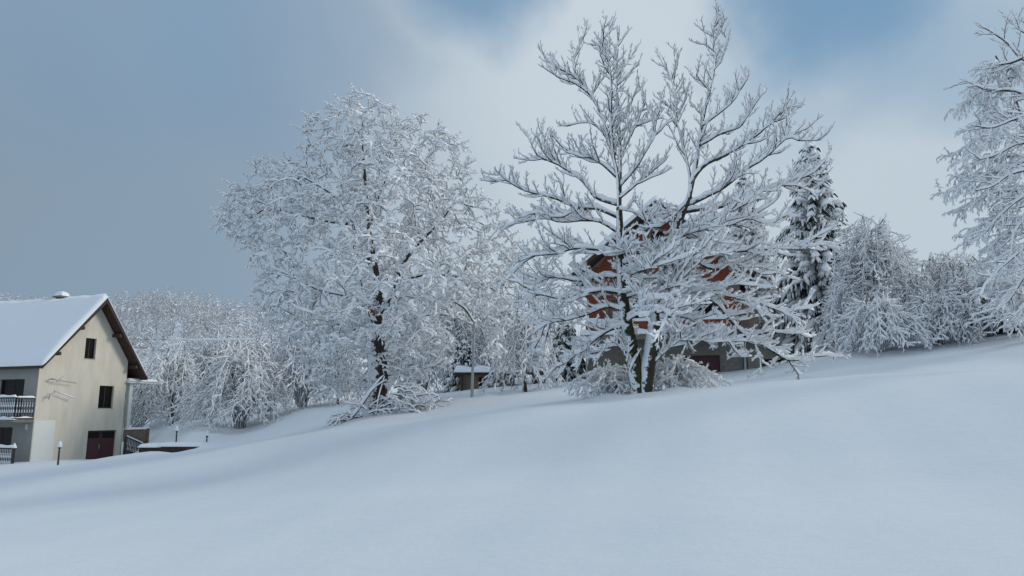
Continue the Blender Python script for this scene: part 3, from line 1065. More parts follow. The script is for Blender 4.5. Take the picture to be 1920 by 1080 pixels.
for (u, v0, v1, Y, lab) in ((118, 830, 866, 41.5, "small snow-capped garden lamp in front of the cream house wall"),
                            (334, 801, 831, 48.5, "left of the two snow-capped garden lamps standing in open snow"),
                            (391, 811, 837, 47, "right of the two snow-capped garden lamps standing in open snow")):
    g = ground(u, Y)
    top = pix(u, v0, Y)[2]
    H = max(top - g[2], .6)
    r = empty("garden_lamp", g, lab, "lamp", "garden lamps round the cream house")
    MB().lathe([(.055, -.4), (.045, H - .42), (.03, H - .40), (.03, H - .36)], (0, 0, 0), 8).build("post", M['black_metal'], r)
    MB().lathe([(.04, H - .36), (.07, H - .30), (.08, H - .14), (.05, H - .10)], (0, 0, 0), 10).build("lamp_shade", M['black_metal'], r)
    MB().lathe([(.05, H - .27), (.09, H - .22), (.11, H - .12), (.08, H), (.03, H + .08), (.004, H + .10)], (0, 0, 0), 12).build("snow_cap", M['snow'], r, True)

# street lamp
g = ground(884, 34.6)
pt = pix(889.5, 604, 34.6)
lam = empty("lamp_post", g, "slim grey lamp post with bent arm standing right of the big bushy tree", "lamp post")
br = Branches()
br.add(np.array([[0, 0, -.4], (pt - g) * .5, pt - g]), .075, .055)
br.bark("pole", M['pole'], np.zeros(3), lam, 10)
arm = smooth_poly(np.array([pix(889.5, 605, 34.6), pix(882, 594, 34.6), pix(872, 580, 34.5), pix(860, 571, 34.4), pix(846, 564, 34.3)]) - g, 9)
br = Branches()
br.add(arm, .045, .03)
br.bark("arm", M['black_metal'], np.zeros(3), lam, 8)
e = arm[-1]
MB().lathe([(.05, .1), (.14, .0), (.16, -.07), (.05, -.1)][::-1], (e[0] - .1, e[1], e[2]), 10).build("lamp_head", M['black_metal'], lam)
br = Branches()
br.add(arm, .045, .03)
br.snow("snow_cover", M['branch_snow'], np.zeros(3), lam, np.random.default_rng(2), h0=.05, w0=.03)

# ------------------------------------------------------------------ the double-stemmed tree
YW = 23.6


def px_poly(pts, Y, d0, d1, k):
    n = len(pts)
    P = np.array([pix(u, v, Y + d0 + (d1 - d0) * (i / max(n - 1, 1))) for i, (u, v) in enumerate(pts)])
    return smooth_poly(P, k)


rng = np.random.default_rng(21)
wb = ground(1200, YW)
wal = empty("double_stemmed_tree", wb, "bare double-stemmed tree with spreading limbs heavy with snow, nearest tree right of centre", "tree")
STEMS = [
    ("left stem", [(1199, 758), (1196, 722), (1190, 688), (1182, 645), (1174, 605), (1168, 560), (1165, 520), (1163, 470), (1162, 420), (1161, 389)], 0, .1, .27, .10),
    ("right stem", [(1207, 758), (1209, 722), (1215, 685), (1222, 645), (1229, 600), (1236, 550), (1246, 500), (1258, 452), (1275, 410), (1293, 368)], 0, -.1, .27, .10),
]
for nm, pts, d0, d1, r0, r1 in STEMS:
    P = px_poly(pts, YW, d0, d1, 22)
    br = Branches()
    br.add(P, r0, r1, .5)
    tk = br.bark("trunk", M['moss'] if nm == "left stem" else M['bark'], wb, wal, 12)
    if nm == "left stem":
        tk['label'] = "left stem with mossy green bark at its foot"
    b2 = Branches()
    b2.add(resample(P[13 if nm == 'left stem' else 11:], 14), r0 * .5, r1, .9)
    b2.snow("snow_cover", M['branch_snow'], wb, tk, rng, h0=.03, hk=.5, w0=.02, wk=.75, lump=.35)

LIMBS = [
    # crown of the left stem
    ([(1161, 389), (1158, 330), (1142, 267), (1127, 215), (1109, 181), (1083, 148), (1056, 132), (1031, 120), (1012, 93)], 0, .6, .085, .014),
    ([(1083, 148), (1075, 122), (1079, 104), (1088, 82), (1105, 52)], .4, .9, .032, .012),
    ([(1109, 181), (1080, 158), (1048, 146), (1020, 128)], .4, .0, .03, .011),
    ([(1109, 181), (1122, 160), (1138, 136)], .4, .7, .026, .011),
    ([(1152, 300), (1146, 222), (1147, 167), (1142, 122), (1128, 95), (1115, 82)], .1, -.5, .055, .012),
    ([(1147, 167), (1143, 122), (1142, 88), (1142, 52)], -.3, -.4, .03, .011),
    ([(1162, 389), (1163, 320), (1162, 252), (1157, 174), (1157, 118), (1161, 59)], .1, .8, .075, .012),
    ([(1158, 160), (1168, 130), (1180, 112), (1190, 98)], .6, .9, .025, .010),
    ([(1160, 230), (1178, 205), (1190, 180), (1209, 156)], .4, .7, .03, .011),
    ([(1162, 300), (1180, 262), (1194, 232), (1209, 196)], .3, .0, .036, .012),
    ([(1162, 350), (1190, 318), (1212, 282), (1228, 250), (1226, 212)], .1, -.4, .046, .012),
    ([(1162, 372), (1195, 345), (1225, 320), (1250, 300)], 0, .5, .045, .013),
    ([(1142, 267), (1122, 240), (1098, 230), (1062, 236)], .2, .5, .032, .011),
    ([(1158, 335), (1120, 302), (1090, 290), (1060, 280), (1038, 257)], .1, -.3, .04, .012),
    ([(1160, 385), (1116, 370), (1098, 344), (1068, 322), (1040, 305), (1008, 291), (988, 252)], .1, .5, .065, .013),
    ([(1040, 305), (1020, 275), (1014, 238)], .4, .4, .026, .010),
    ([(1162, 410), (1120, 392), (1085, 390), (1040, 372), (990, 360), (957, 344), (931, 326)], .1, -.2, .06, .012),
    ([(1085, 390), (1050, 408), (1008, 400), (972, 408)], .0, -.5, .03, .011),
    ([(1163, 440), (1125, 416), (1087, 414), (1050, 416), (1018, 410), (975, 418), (945, 425)], .1, .8, .055, .012),
    ([(1164, 480), (1125, 470), (1080, 466), (1040, 476), (1000, 480), (968, 492)], .1, -.9, .052, .012),
    ([(1166, 520), (1130, 520), (1085, 527), (1040, 520), (998, 532), (970, 528)], .1, .4, .055, .012),
    ([(1168, 552), (1130, 546), (1090, 552), (1045, 560), (1010, 552), (975, 575)], .1, -.8, .052, .012),
    ([(1171, 585), (1140, 575), (1100, 590), (1065, 600), (1030, 606), (1000, 625)], 0, .2, .055, .012),
    ([(1174, 612), (1145, 618), (1112, 640), (1085, 662), (1062, 680), (1040, 690)], 0, -.7, .06, .014),
    ([(1183, 668), (1160, 650), (1135, 655), (1115, 680)], 0, -.8, .028, .010),
    # crown of the right stem
    ([(1293, 368), (1294, 333), (1283, 281), (1268, 222), (1266, 178), (1259, 148), (1242, 118), (1236, 108)], -.1, .5, .07, .012),
    ([(1262, 160), (1268, 125), (1275, 96)], .4, .4, .026, .010),
    ([(1268, 222), (1285, 190), (1290, 165)], .3, .1, .026, .010),
    ([(1293, 368), (1305, 311), (1316, 237), (1327, 185), (1338, 133), (1342, 100), (1337, 59), (1346, 18)], -.1, .2, .08, .011),
    ([(1338, 133), (1352, 110), (1364, 78), (1352, 62)], .1, .4, .024, .010),
    ([(1342, 100), (1325, 85), (1316, 83)], .1, .0, .02, .009),
    ([(1330, 170), (1312, 150), (1306, 140)], .0, -.4, .022, .009),
    ([(1316, 237), (1345, 215), (1370, 195), (1386, 172), (1396, 150)], 0, -.4, .042, .012),
    ([(1310, 275), (1350, 252), (1388, 238), (1402, 215), (1408, 188)], 0, .6, .045, .012),
    ([(1294, 345), (1320, 311), (1364, 289), (1412, 259), (1446, 230), (1468, 205), (1478, 186)], -.1, .3, .072, .014),
    ([(1446, 230), (1470, 222), (1500, 200)], .2, .5, .03, .011),
    ([(1290, 385), (1330, 366), (1357, 352), (1394, 322), (1438, 293), (1475, 259), (1500, 264), (1538, 263)], -.1, -.6, .075, .013),
    ([(1475, 259), (1492, 250), (1512, 243)], -.5, -.3, .025, .010),
    ([(1283, 398), (1320, 392), (1350, 389), (1394, 370), (1457, 348), (1505, 333), (1552, 325)], -.1, .6, .07, .013),
    ([(1457, 348), (1500, 350), (1530, 368)], .3, .2, .03, .011),
    ([(1268, 430), (1310, 422), (1360, 425), (1402, 410), (1440, 420), (1480, 400)], -.1, -.8, .055, .012),
    ([(1257, 460), (1310, 462), (1360, 472), (1402, 470), (1460, 466), (1515, 460), (1575, 459)], -.1, -.3, .07, .013),
    ([(1248, 495), (1290, 486), (1335, 505), (1380, 496), (1430, 515), (1478, 508)], -.1, .7, .055, .012),
    ([(1240, 535), (1280, 525), (1330, 540), (1380, 560), (1420, 566), (1470, 585), (1515, 578)], -.1, -.9, .062, .013),
    ([(1238, 550), (1290, 556), (1335, 566), (1368, 600), (1400, 634), (1440, 652), (1480, 676), (1530, 668), (1570, 667)], -.1, .4, .085, .015),
    ([(1400, 634), (1440, 622), (1480, 626), (1515, 622)], .1, -.3, .03, .011),
    ([(1230, 600), (1270, 592), (1310, 606), (1350, 634), (1385, 640), (1412, 640)], -.1, -.8, .06, .012),
    ([(1225, 640), (1262, 622), (1300, 632), (1335, 642), (1362, 640)], 0, -1.0, .05, .012),
    ([(1218, 690), (1246, 662), (1268, 642), (1288, 630)], 0, -.8, .04, .012),
    ([(1161, 392), (1188, 398), (1215, 408), (1240, 400)], 0, -.6, .029, .011),
    ([(1290, 378), (1268, 400), (1240, 424), (1205, 428)], -.1, -.7, .045, .012),
    ([(1250, 480), (1220, 466), (1185, 474), (1150, 462)], -.1, -1.1, .045, .012),
    ([(1186, 706), (1178, 680), (1165, 655), (1150, 640)], -.1, -.6, .018, .008),
]
STEMP = [px_poly(p, YW, d0, d1, 40) for _, p, d0, d1, _, _ in STEMS]
# limbs reaching towards and away from the camera
for k in range(24):
    S = STEMP[k % 2]
    s = .38 + .42 * ((k * .381966) % 1)
    p, t, _ = along(S, s)
    az = (-90 if k % 3 else 90) + rng.uniform(-85, 85)
    L = rng.uniform(2.0, 3.6) * (1.15 - .45 * s)
    d = np.array([math.cos(R(az)), math.sin(R(az)), rng.uniform(.15, .6)])
    LIMBS.append((smooth_poly(shoot(rng, p, d, L, 6, rng.uniform(-.85, -.05), .1), 10), None, None, rng.uniform(.035, .052), .012))
ntw = 0
for row in LIMBS:
    pts, d0, d1, r0, r1 = row
    P = pts if d0 is None else px_poly(pts, YW, d0, d1, 7 + 2 * len(pts))
    P[:, 2] = np.maximum(P[:, 2], wb[2] + (.75 if d0 is None else .35))
    L = np.linalg.norm(np.diff(P, axis=0), axis=1).sum()
    ztop = P[-1][2] - wb[2]
    high = np.clip((ztop - 5.5) / 6, 0, 1)
    P = P + rng.normal(0, .012, P.shape) * np.linspace(0, 1, len(P))[:, None]
    br = Branches()
    r0 *= .85
    br.add(P, r0, r1, 1.0)
    lb = br.bark("limb", M['limb_bark'], wb, wal, 8)
    tw = Branches()
    if r0 > .03 and L > 1.4:                                    # forks
        sd = 1
        for q in range(int(2 + L * .85)):
            p, t, _ = along(P, rng.uniform(.22, .92))
            sd = -sd
            d = side_dirs(rng, t, (0 if sd > 0 else math.pi) + rng.normal(0, .8), R(rng.uniform(32, 55)))
            Q = shoot(rng, p, d, rng.uniform(.7, 1.5) * (1 - .2 * high), 8, .55 if high > .15 else .1, .13)
            tw.add(Q, .022, .009, 1)
            clothe(rng, Q, tw, .20, .55, .18, R(46), .5, 2, 1 - .3 * high, .2, .0115, .5, .45, 4, .12, (.9, .45))
    clothe(rng, P, tw, .185, 1.05 - .2 * high, .26, R(47), .75 if high > .15 else .35, 2, 1.0 - .30 * high, .16 if d0 is not None else .3, .0125, .55, .45, 5, .13, (.82, .48))
    tw.bark("twig_spray", M['twig'], wb, lb, 4, 'stuff')
    br.g.update({k: br.g.get(k, []) + v for k, v in tw.g.items()})
    br.snow("snow_cover", M['branch_snow'], wb, lb, rng, h0=.080 - .020 * high, hk=1.1, w0=.035 - .007 * high, wk=.85, lump=.42, lift=.95)
    ntw += sum(len(v) for v in tw.g.values())
print("walnut twigs", ntw)

# ------------------------------------------------------------------ attractor-grown crowns


def in_poly(pt, poly):
    x, y = pt
    c = False
    n = len(poly)
    j = n - 1
    for i in range(n):
        xi, yi = poly[i]
        xj, yj = poly[j]
        if (yi > y) != (yj > y) and x < (xj - xi) * (y - yi) / (yj - yi) + xi:
            c = not c
        j = i
    return c


def edge_dist(pt, poly):
    p = np.array(pt, float)
    a = np.array(poly, float)
    b = np.roll(a, -1, 0)
    ab = b - a
    t = np.clip(((p - a) * ab).sum(1) / (ab * ab).sum(1), 0, 1)
    return np.min(np.linalg.norm(a + ab * t[:, None] - p, axis=1))


def grow(skel, targets, rng, step=.45, kpath=.10, r_tip=.009, expo=.42, sag=.0):
    """join every target to the nearest (and shortest) way back along the tree; returns polylines (P, r0, r1)"""
    N = []
    par = []
    plen = []
    for (P, link) in skel:                       # link: index in N to start from, None for the root
        prev = -1 if link is None else int(np.argmin(np.linalg.norm(np.array(N) - P[0], axis=1)))
        for i, p in enumerate(P):
            if link is not None and i == 0:
                continue
            N.append(np.array(p, float))
            par.append(prev)
            plen.append(0 if prev < 0 else plen[prev] + np.linalg.norm(p - N[prev]))
            prev = len(N) - 1
    n0 = len(N)
    cap = n0 + len(targets) * 14
    A = np.zeros((cap, 3))
    A[:n0] = N
    PL = np.zeros(cap)
    PL[:n0] = plen
    n = n0
    par = par + [0] * (cap - n0)
    d0 = np.array([np.min(np.linalg.norm(A[:n0] - t, axis=1)) for t in targets])
    for ti in np.argsort(d0):
        t = targets[ti]
        dd = np.linalg.norm(A[:n] - t, axis=1)
        up = np.clip(A[:n, 2] - t[2], 0, None) * .25
        j = int(np.argmin(dd + kpath * PL[:n] + up))
        L = dd[j]
        m = max(1, int(round(L / step)))
        prev = j
        bow = rng.normal(0, .08 * L, 3)
        for i in range(1, m + 1):
            if n >= cap:
                break
            f = i / m
            p = A[j] + (t - A[j]) * f + bow * (4 * f * (1 - f)) * .5 + np.array([0, 0, .10 * L * 4 * f * (1 - f)])
            A[n] = p
            par[n] = prev
            PL[n] = PL[prev] + L / m
            prev = n
            n += 1
    A = A[:n]
    PL = PL[:n]
    par = np.array(par[:n])
    cnt = np.zeros(n)
    kids = [[] for _ in range(n)]
    for i in range(n):
        if par[i] >= 0:
            kids[par[i]].append(i)
    for i in range(n):
        if not kids[i]:
            cnt[i] = 1
    order = np.argsort(-PL)
    for i in order:
        if par[i] >= 0:
            cnt[par[i]] += cnt[i]
    rad = r_tip * np.maximum(cnt, 1) ** expo
    polys = []
    stack = [(int(np.where(par < 0)[0][0]), None)]
    while stack:
        i, frm = stack.pop()
        path = ([frm] if frm is not None else []) + [i]
        while kids[path[-1]]:
            ks = sorted(kids[path[-1]], key=lambda q: -cnt[q])
            for q in ks[1:]:
                stack.append((q, path[-1]))
            path.append(ks[0])
        if len(path) > 1:
            polys.append((A[path], rad[path[1] if frm is not None else path[0]], rad[path[-1]]))
    return polys


def dress(name_bits, polys, base, parent, rng, bark, twig, snowm, sp, lmax, lmin, ang, up, levels, rt, thick, snow=dict(), limb_r=.055, flat=.2, maxr=.06, k=4, tsnow=1.0):
    """trunk and limbs as parts of their own, thin branches and twigs joined, snow over all of it"""
    alls = Branches()
    thin = Branches()
    for (P, r0, r1) in polys:
        L = np.linalg.norm(np.diff(P, axis=0), axis=1).sum()
        kk = 4 if L < .8 else 6 if L < 1.6 else 10 if L < 4 else 18
        Q = smooth_poly(P, kk)
        if r0 > limb_r:
            b = Branches()
            b.add(Q, r0, r1, 1, .8)
            b.bark("limb", bark, base, parent, 8)
        else:
            thin.add(Q, r0, r1, 1, .8)
        alls.add(Q, r0, r1, 1, .8)
        if True:
            st = 0.1 if r0 < maxr else .45
            clothe(rng, Q, thin, sp, lmax, lmin, ang, up, levels, tsnow, st, rt, flat, .3, k, .09)
    for kq, v in thin.g.items():
        base_l = alls.g.setdefault(kq, [])
        ids = set(id(x[0]) for x in base_l)
        base_l += [x for x in v if id(x[0]) not in ids]
    thin.bark("twig_spray", twig, base, parent, 3, 'stuff')
    alls.snow("snow_cover", snowm, base, parent, rng, full=False, kind='stuff', **snow)
    return sum(len(v) for v in thin.g.values())


# ------------------------------------------------------------------ the big bushy tree
YB = 33.0
rng = np.random.default_rng(33)
OUT = [(403, 402), (425, 352), (460, 335), (485, 296), (530, 288), (578, 312), (590, 330), (600, 300), (570, 292), (556, 262), (572, 212), (600, 215), (640, 168), (690, 176), (755, 205),
       (808, 216), (838, 242), (880, 272), (890, 300), (872, 345), (905, 365), (950, 400), (978, 470), (965, 540), (955, 610), (935, 668), (880, 690), (830, 690), (770, 715),
       (700, 728), (640, 735), (590, 738), (560, 690), (520, 640), (478, 596), (468, 545), (495, 520), (470, 490), (455, 462), (425, 440)]
bb = ground(700, YB)
big = empty("bushy_tree", bb, "tall dense broad-crowned tree with thick dark trunk, every twig coated in snow, left of centre", "tree")
SK = [
    ([(697, 800), (703, 750), (709, 707), (704, 627), (708, 560), (700, 500), (690, 440), (685, 380), (682, 320), (678, 262), (680, 215)], 0, .4),
    ([(706, 590), (727, 572), (740, 530), (760, 485), (790, 450), (830, 410), (855, 370)], 0, -1.2),
    ([(702, 510), (677, 462), (655, 407), (632, 372), (600, 350), (565, 330)], .1, -.8),
    ([(690, 440), (706, 378), (725, 330), (731, 285), (734, 235)], .2, 1.4),
    ([(655, 420), (605, 412), (553, 400), (513, 390), (470, 405), (438, 440)], 0, 1.0),
    ([(704, 600), (660, 560), (600, 545), (550, 520), (505, 500)], 0, -1.6),
    ([(740, 530), (800, 515), (860, 520), (920, 540)], -.6, .8),
    ([(706, 620), (690, 585), (675, 520), (660, 470)], 0, -2.6),
    ([(712, 560), (735, 500), (760, 430), (790, 360), (800, 300)], 0, 2.2),
    ([(705, 640), (650, 610), (590, 610), (545, 620)], 0, 1.8),
    ([(708, 640), (770, 600), (830, 590), (890, 610)], 0, 2.4),
]
sk = []
for i, (p, a, b) in enumerate(SK):
    P = px_poly(p, YB, a, b, 5 * len(p))
    sk.append((P, None if i == 0 else 0))
tg = []
while len(tg) < 1620:
    u, v = rng.uniform(395, 985), rng.uniform(160, 745)
    if not in_poly((u, v), OUT):
        continue
    e = edge_dist((u, v), OUT)
    dep = min(5.2, .25 + e / 42 * 1.15)
    f = rng.uniform(-1, 1)
    if 850 < u < 912 and v > 570 and f * dep < 2.6:
        continue
    if abs(f) < .45 and rng.random() < .6:
        continue
    if v > 640 and 675 < u < 735 and f < 0:
        continue
    if v < 520 and rng.random() < .15:
        continue
    tg.append(pix(u, v, YB + f * dep))
polys = grow(sk, tg, rng, .45, .07, .010, .42)
# the traced trunk is thicker than the pipe model gives
trk = Branches()
trk.add(sk[0][0][:22], .56, .36, .5, .6)
tkm = trk.bark("trunk", M['bark_old'], bb, big, 14)
for i, (a, b) in enumerate(((.26, .03), (.20, .02), (.12, .02), (.10, .02), (.10, .02))):
    trk = Branches()
    trk.add(sk[i][0] if i else sk[0][0][20:], a, b, .6)
    trk.bark("limb", M['bark_old'], bb, big, 10)
n = dress(None, polys, bb, big, rng, M['limb_bark'], M['twig'], M['branch_snow'], .20, .62, .24, R(58), -.45, 2, .0105, None,
          dict(h0=.080, hk=.5, w0=.042, wk=.75, lump=.5), limb_r=.06)
shb = Branches()
for k in range(60):
    p, t_, _ = along(sk[0][0][:22], rng.uniform(.08, 1))
    a = rng.uniform(0, 6.28)
    d = np.array([math.cos(a), math.sin(a) - .3, .25])
    Q = shoot(rng, p + unit(d) * .3, d, rng.uniform(.4, 1.1), 5, -.5, .12)
    shb.add(Q, .014, .007, 1)
    clothe(rng, Q, shb, .16, .35, .15, R(50), -.3, 1, .9, .2, .008, .3, .4, 4)
shb.bark('trunk_shoot', M['twig'], bb, tkm, 3, 'stuff')
shb.snow('snow_cover', M['branch_snow'], bb, tkm, rng, h0=.07, hk=.6, w0=.035, wk=.8, full=False)
print("big tree twigs", n)
# broken stub with raw wood
sp_ = pix(692, 597, YB - .38) - bb
stb = MB().lathe([(.20, 0), (.26, .22), (.24, .45), (.12, .70), (.02, 1.0)], sp_, 7)
o = stb.build("broken_stub", M['raw_wood'], big)
o['label'] = "broken stub showing raw orange wood"
snow_slab("stub_snow", o, 8, 6, lambda s, t: ((sp_[0] - .36 + .7 * s, sp_[1] - .36 + .5 * t, sp_[2] - .06 + .05 * math.sin(s * 5)), np.array([0, 0, .03 + .2 * edge_round(s, t, .4, .4)])))

# brush heaped against its foot
rng = np.random.default_rng(8)
gb = ground(735, YB - 1.0)
pile = empty("brush_pile", gb, "heap of fallen snow-laden branches against the foot of the big bushy tree", "brush pile")
br = Branches()
for k in range(110):
    u = rng.uniform(640, 800) if k < 60 else rng.normal(748, 24)
    Y = YB - rng.uniform(.6, 1.6)
    p = ground(u, Y)
    hgt = .95 * math.exp(-((u - 748) / 45) ** 2) + .10
    p = p + np.array([0, 0, rng.uniform(-.05, hgt)])
    a = rng.uniform(-.5, .9) if u > 690 else rng.uniform(1.8, 3.6)
    d = np.array([math.cos(a), rng.uniform(-.7, .1), rng.uniform(.1, .9)])
    Q = shoot(rng, p, d, rng.uniform(.5, 1.3), 7, -1.5, .2)
    br.add(Q, .03, .010, .8)
    clothe(rng, Q, br, .22, .45, .15, R(50), -.1, 1, .7, .2, .011, .3, .4, 4)
for pts in ([(650, 800), (690, 740), (722, 702)], [(722, 706), (712, 740), (706, 775)], [(640, 803), (672, 770), (700, 730), (726, 712)],
            [(730, 770), (770, 745), (815, 740), (825, 752)], [(700, 785), (760, 770), (800, 752), (822, 742)]):
    Q = px_poly(pts, YB - 1.3, 0, -.3, 12)
    br.add(Q, .035, .025, .9)
br.bark("fallen_branch", M['limb_bark'], gb, pile, 5, 'stuff')
br.snow("snow_cover", M['branch_snow'], gb, pile, rng, h0=.06, hk=.9, w0=.03, wk=1.0, lump=.35)

# ------------------------------------------------------------------ weeping bushes and frosted trees


def weeping(name, base, H, spread, label, cat, rng, canes=46, sp=.3, lmax=.8, group=None, droop=1.6, trunk_r=.0, tw=M['frost_twig'], sn=M['branch_snow'], lev=1, h0=.055, w0=.03, lean=(0, 0), spread_lo=.0, k=5, rt=.011, wob=.03, upr=(-.95, .15), dome=.93):
    r = empty(name, base, label, cat, group)
    br = Branches()
    if trunk_r > 0:
        t = Branches()
        t.add(shoot(rng, [0, 0, -.3], (lean[0] * .3, lean[1] * .3, 1), H * .42, 10, 0, .05), trunk_r, trunk_r * .5, .5)
        tr_ = t.bark("trunk", M['bark'], np.zeros(3), r, 9)
    for c in range(canes):
        a = c * 2.39996 + rng.uniform(-.5, .5)
        q = (c + .5) / canes
        out = spread * (.25 + .75 * math.sqrt(q)) * rng.uniform(.72, 1.1)
        hh = H * math.sqrt(max(.06, 1 - dome * q ** 1.6)) * rng.uniform(.62, 1.06)
        z0 = 0 if trunk_r <= 0 else min(H * rng.uniform(.25, .55), hh * .8)
        ze = hh * max(0.0, .62 - .62 * q ** .7 * droop / 1.5) * rng.uniform(.6, 1.1)
        p0 = np.array([.06 * spread * math.cos(a), .06 * spread * math.sin(a), z0])
        ax = np.array([math.cos(a) + lean[0], math.sin(a) + lean[1], 0])
        t = np.linspace(0, 1, 9)
        tp = rng.uniform(.36, .62)
        zz = np.where(t < tp, z0 + (hh - z0) * np.sin(t / tp * math.pi / 2), ze + (hh - ze) * np.cos((t - tp) / (1 - tp) * math.pi / 2 * .93))
        P = p0 + ax[None] * (out * t ** 1.15)[:, None]
        P[:, 2] = zz
        P = P + np.cumsum(rng.normal(0, wob * H ** .5, P.shape) * np.array([1, 1, .4]), 0)
        P[:, 2] = np.maximum(P[:, 2], .02)
        r0 = .012 + .004 * H
        br.add(P, r0, r0 * .35, .7)
        clothe(rng, P, br, sp, lmax, lmax * .35, R(46), rng.uniform(*upr), lev, 1.0, .22, rt, .2, .3, k)
    br.bark("stem", tw, np.zeros(3), r, 3, 'stuff')
    br.snow("snow_cover", sn, np.zeros(3), r, rng, h0=h0, hk=.8, w0=w0, wk=.9, lump=.35, full=False)
    return r


def kids_of(r):
    return [(c, []) for c in children(r)]


GL = "weeping shrubs along the lane behind the cream house"
rng = np.random.default_rng(51)
b1 = weeping("weeping_shrub", ground(452, 54.5), 6.4, 4.0, "largest weeping snowy shrub, right behind the two garden lamps", "shrub", rng, 80, .45, 1.15, GL, 1.5, lev=2, h0=.062, w0=.036, rt=.016, lean=(-.1, -.15))
K1 = kids_of(b1)
b2 = weeping("weeping_shrub", ground(322, 60.5), 6.9, 3.5, "dark-stemmed weeping tree between the cream house and the largest weeping shrub", "shrub", rng, 60, .47, 1.1, GL, 1.7, trunk_r=.2, lev=2, h0=.062, w0=.036, rt=.016, lean=(-.2, 0))
K2 = kids_of(b2)
for (u, Y, s, z, src, K, lab) in (
        (262, 68, .95, 2.1, b1, K1, "weeping snowy shrub just past the porch of the cream house"),
        (392, 64, 1.05, 4.0, b2, K2, "tall weeping tree behind the left garden lamp"),
        (565, 59, 1.0, 1.0, b1, K1, "rounded snowy shrub left of the big bushy tree's trunk"),
        (632, 58, .72, 2.9, b2, K2, "small hanging tree close behind the big bushy tree's trunk"),
        (500, 67, 1.15, 5.1, b1, K1, "snowy shrub rising behind the largest weeping shrub"),
        (790, 50, .8, .4, b1, K1, "snowy shrub behind the lamp post, right of the brush heap"),
        (850, 52, .95, 3.3, b2, K2, "weeping tree just left of the tan shed"),
        (925, 56, 1.0, 5.5, b1, K1, "frosted shrub above the tan shed's roof")):
    copy_tree(src, K, ground(u, Y), z, s, lab)

# clump at the foot of the double-stemmed tree
rng = np.random.default_rng(71)
weeping("low_bush", ground(1150, YW + 1.6), 0.98, 1.5, "low snow-loaded bush left of the double stem's foot", "bush", rng, 42, .19, .36, "low bushes at the foot of the double-stemmed tree", 1.9, lev=2, h0=.058, w0=.032, k=4, rt=.008, wob=.075)
weeping("low_bush", ground(1268, YW + 1.6), 1.08, 1.6, "low snow-loaded bush right of the double stem's foot", "bush", rng, 46, .19, .38, "low bushes at the foot of the double-stemmed tree", 1.9, lev=2, h0=.058, w0=.032, k=4, rt=.008, wob=.075)

GR = "frosted bushes on the right-hand bank"
rng = np.random.default_rng(81)
c1 = weeping("arching_bush", ground(1662, 33.0), 2.35, 2.1, "white arching bush at the front of the right bank, left of its twin", "bush", rng, 64, .25, .6, GR, 1.9, lev=2, h0=.062, w0=.040, rt=.010, sn=M['branch_snow'], dome=.85)
C1 = kids_of(c1)
copy_tree(c1, C1, ground(1775, 33.0), 2.2, .95, "white arching bush at the front of the right bank, right of its twin")
copy_tree(c1, C1, ground(1868, 33.5), 4.0, 1.2, "arching bush beneath the overhanging branches at the right")
w3 = weeping("weeping_bush", ground(1592, 38.5), 3.4, 1.5, "weeping bush between the spruce and the arching bushes", "bush", rng, 56, .29, .62, GR, 1.9, lev=2, h0=.055, w0=.034, rt=.009, sn=M['branch_snow'])
C3 = kids_of(w3)
copy_tree(w3, C3, ground(1508, 46), 1.7, 1.05, "weeping bush at the spruce's foot, right of the brick house")
copy_tree(w3, C3, ground(1470, 49), 3.7, 1.3, "weeping bush right behind the brick house's side annex")
copy_tree(w3, C3, ground(1730, 37.5), 4.4, 1.05, "weeping bush behind the gap of the two arching bushes")
copy_tree(w3, C3, ground(1905, 36), .4, 1.0, "weeping bush beside the dark timber shed")
copy_tree(w3, C3, ground(1835, 38), 2.4, 1.25, "weeping bush behind the right-hand arching bush")

rng = np.random.default_rng(86)
weeping("hanging_tree", ground(985, 36.2), 4.0, 2.2, "small umbrella-shaped tree with bowed snowy branches between the lamp post and the brick house", "tree", rng, 44, .30, .6, None, 1.9, trunk_r=.15, lev=2, h0=.055, w0=.032, rt=.010)


def frosted_tree(name, base, H, wd, label, rng, nt=150, group=None, tw=M['frost_twig'], sn=M['frost'], sp=.4, lmax=.7, up=.25, lev=2, clear=.18, h0=.05, w0=.03, rt=.012, tr=.016):
    r = empty(name, base, label, "tree", group)
    P = shoot(rng, [0, 0, -.4], (0, 0, 1), H * .95 + .4, 14, .2, .05)
    T = []
    while len(T) < nt:
        q = rng.uniform(-1, 1, 3)
        if np.linalg.norm(q) > 1 or np.linalg.norm(q) < .35:
            continue
        c = np.array([q[0] * wd, q[1] * wd, H * (clear + (1 - clear) * (.5 + .5 * q[2]))])
        T.append(c)
    polys = grow([(P, None)], T, rng, .5, .12, tr, .42)
    dress(None, polys, np.zeros(3), r, rng, M['bark'], tw, sn, sp, lmax, lmax * .35, R(50), up, lev, rt, None, dict(h0=h0, hk=.7, w0=w0, wk=.9, lump=.35), limb_r=.09)
    return r


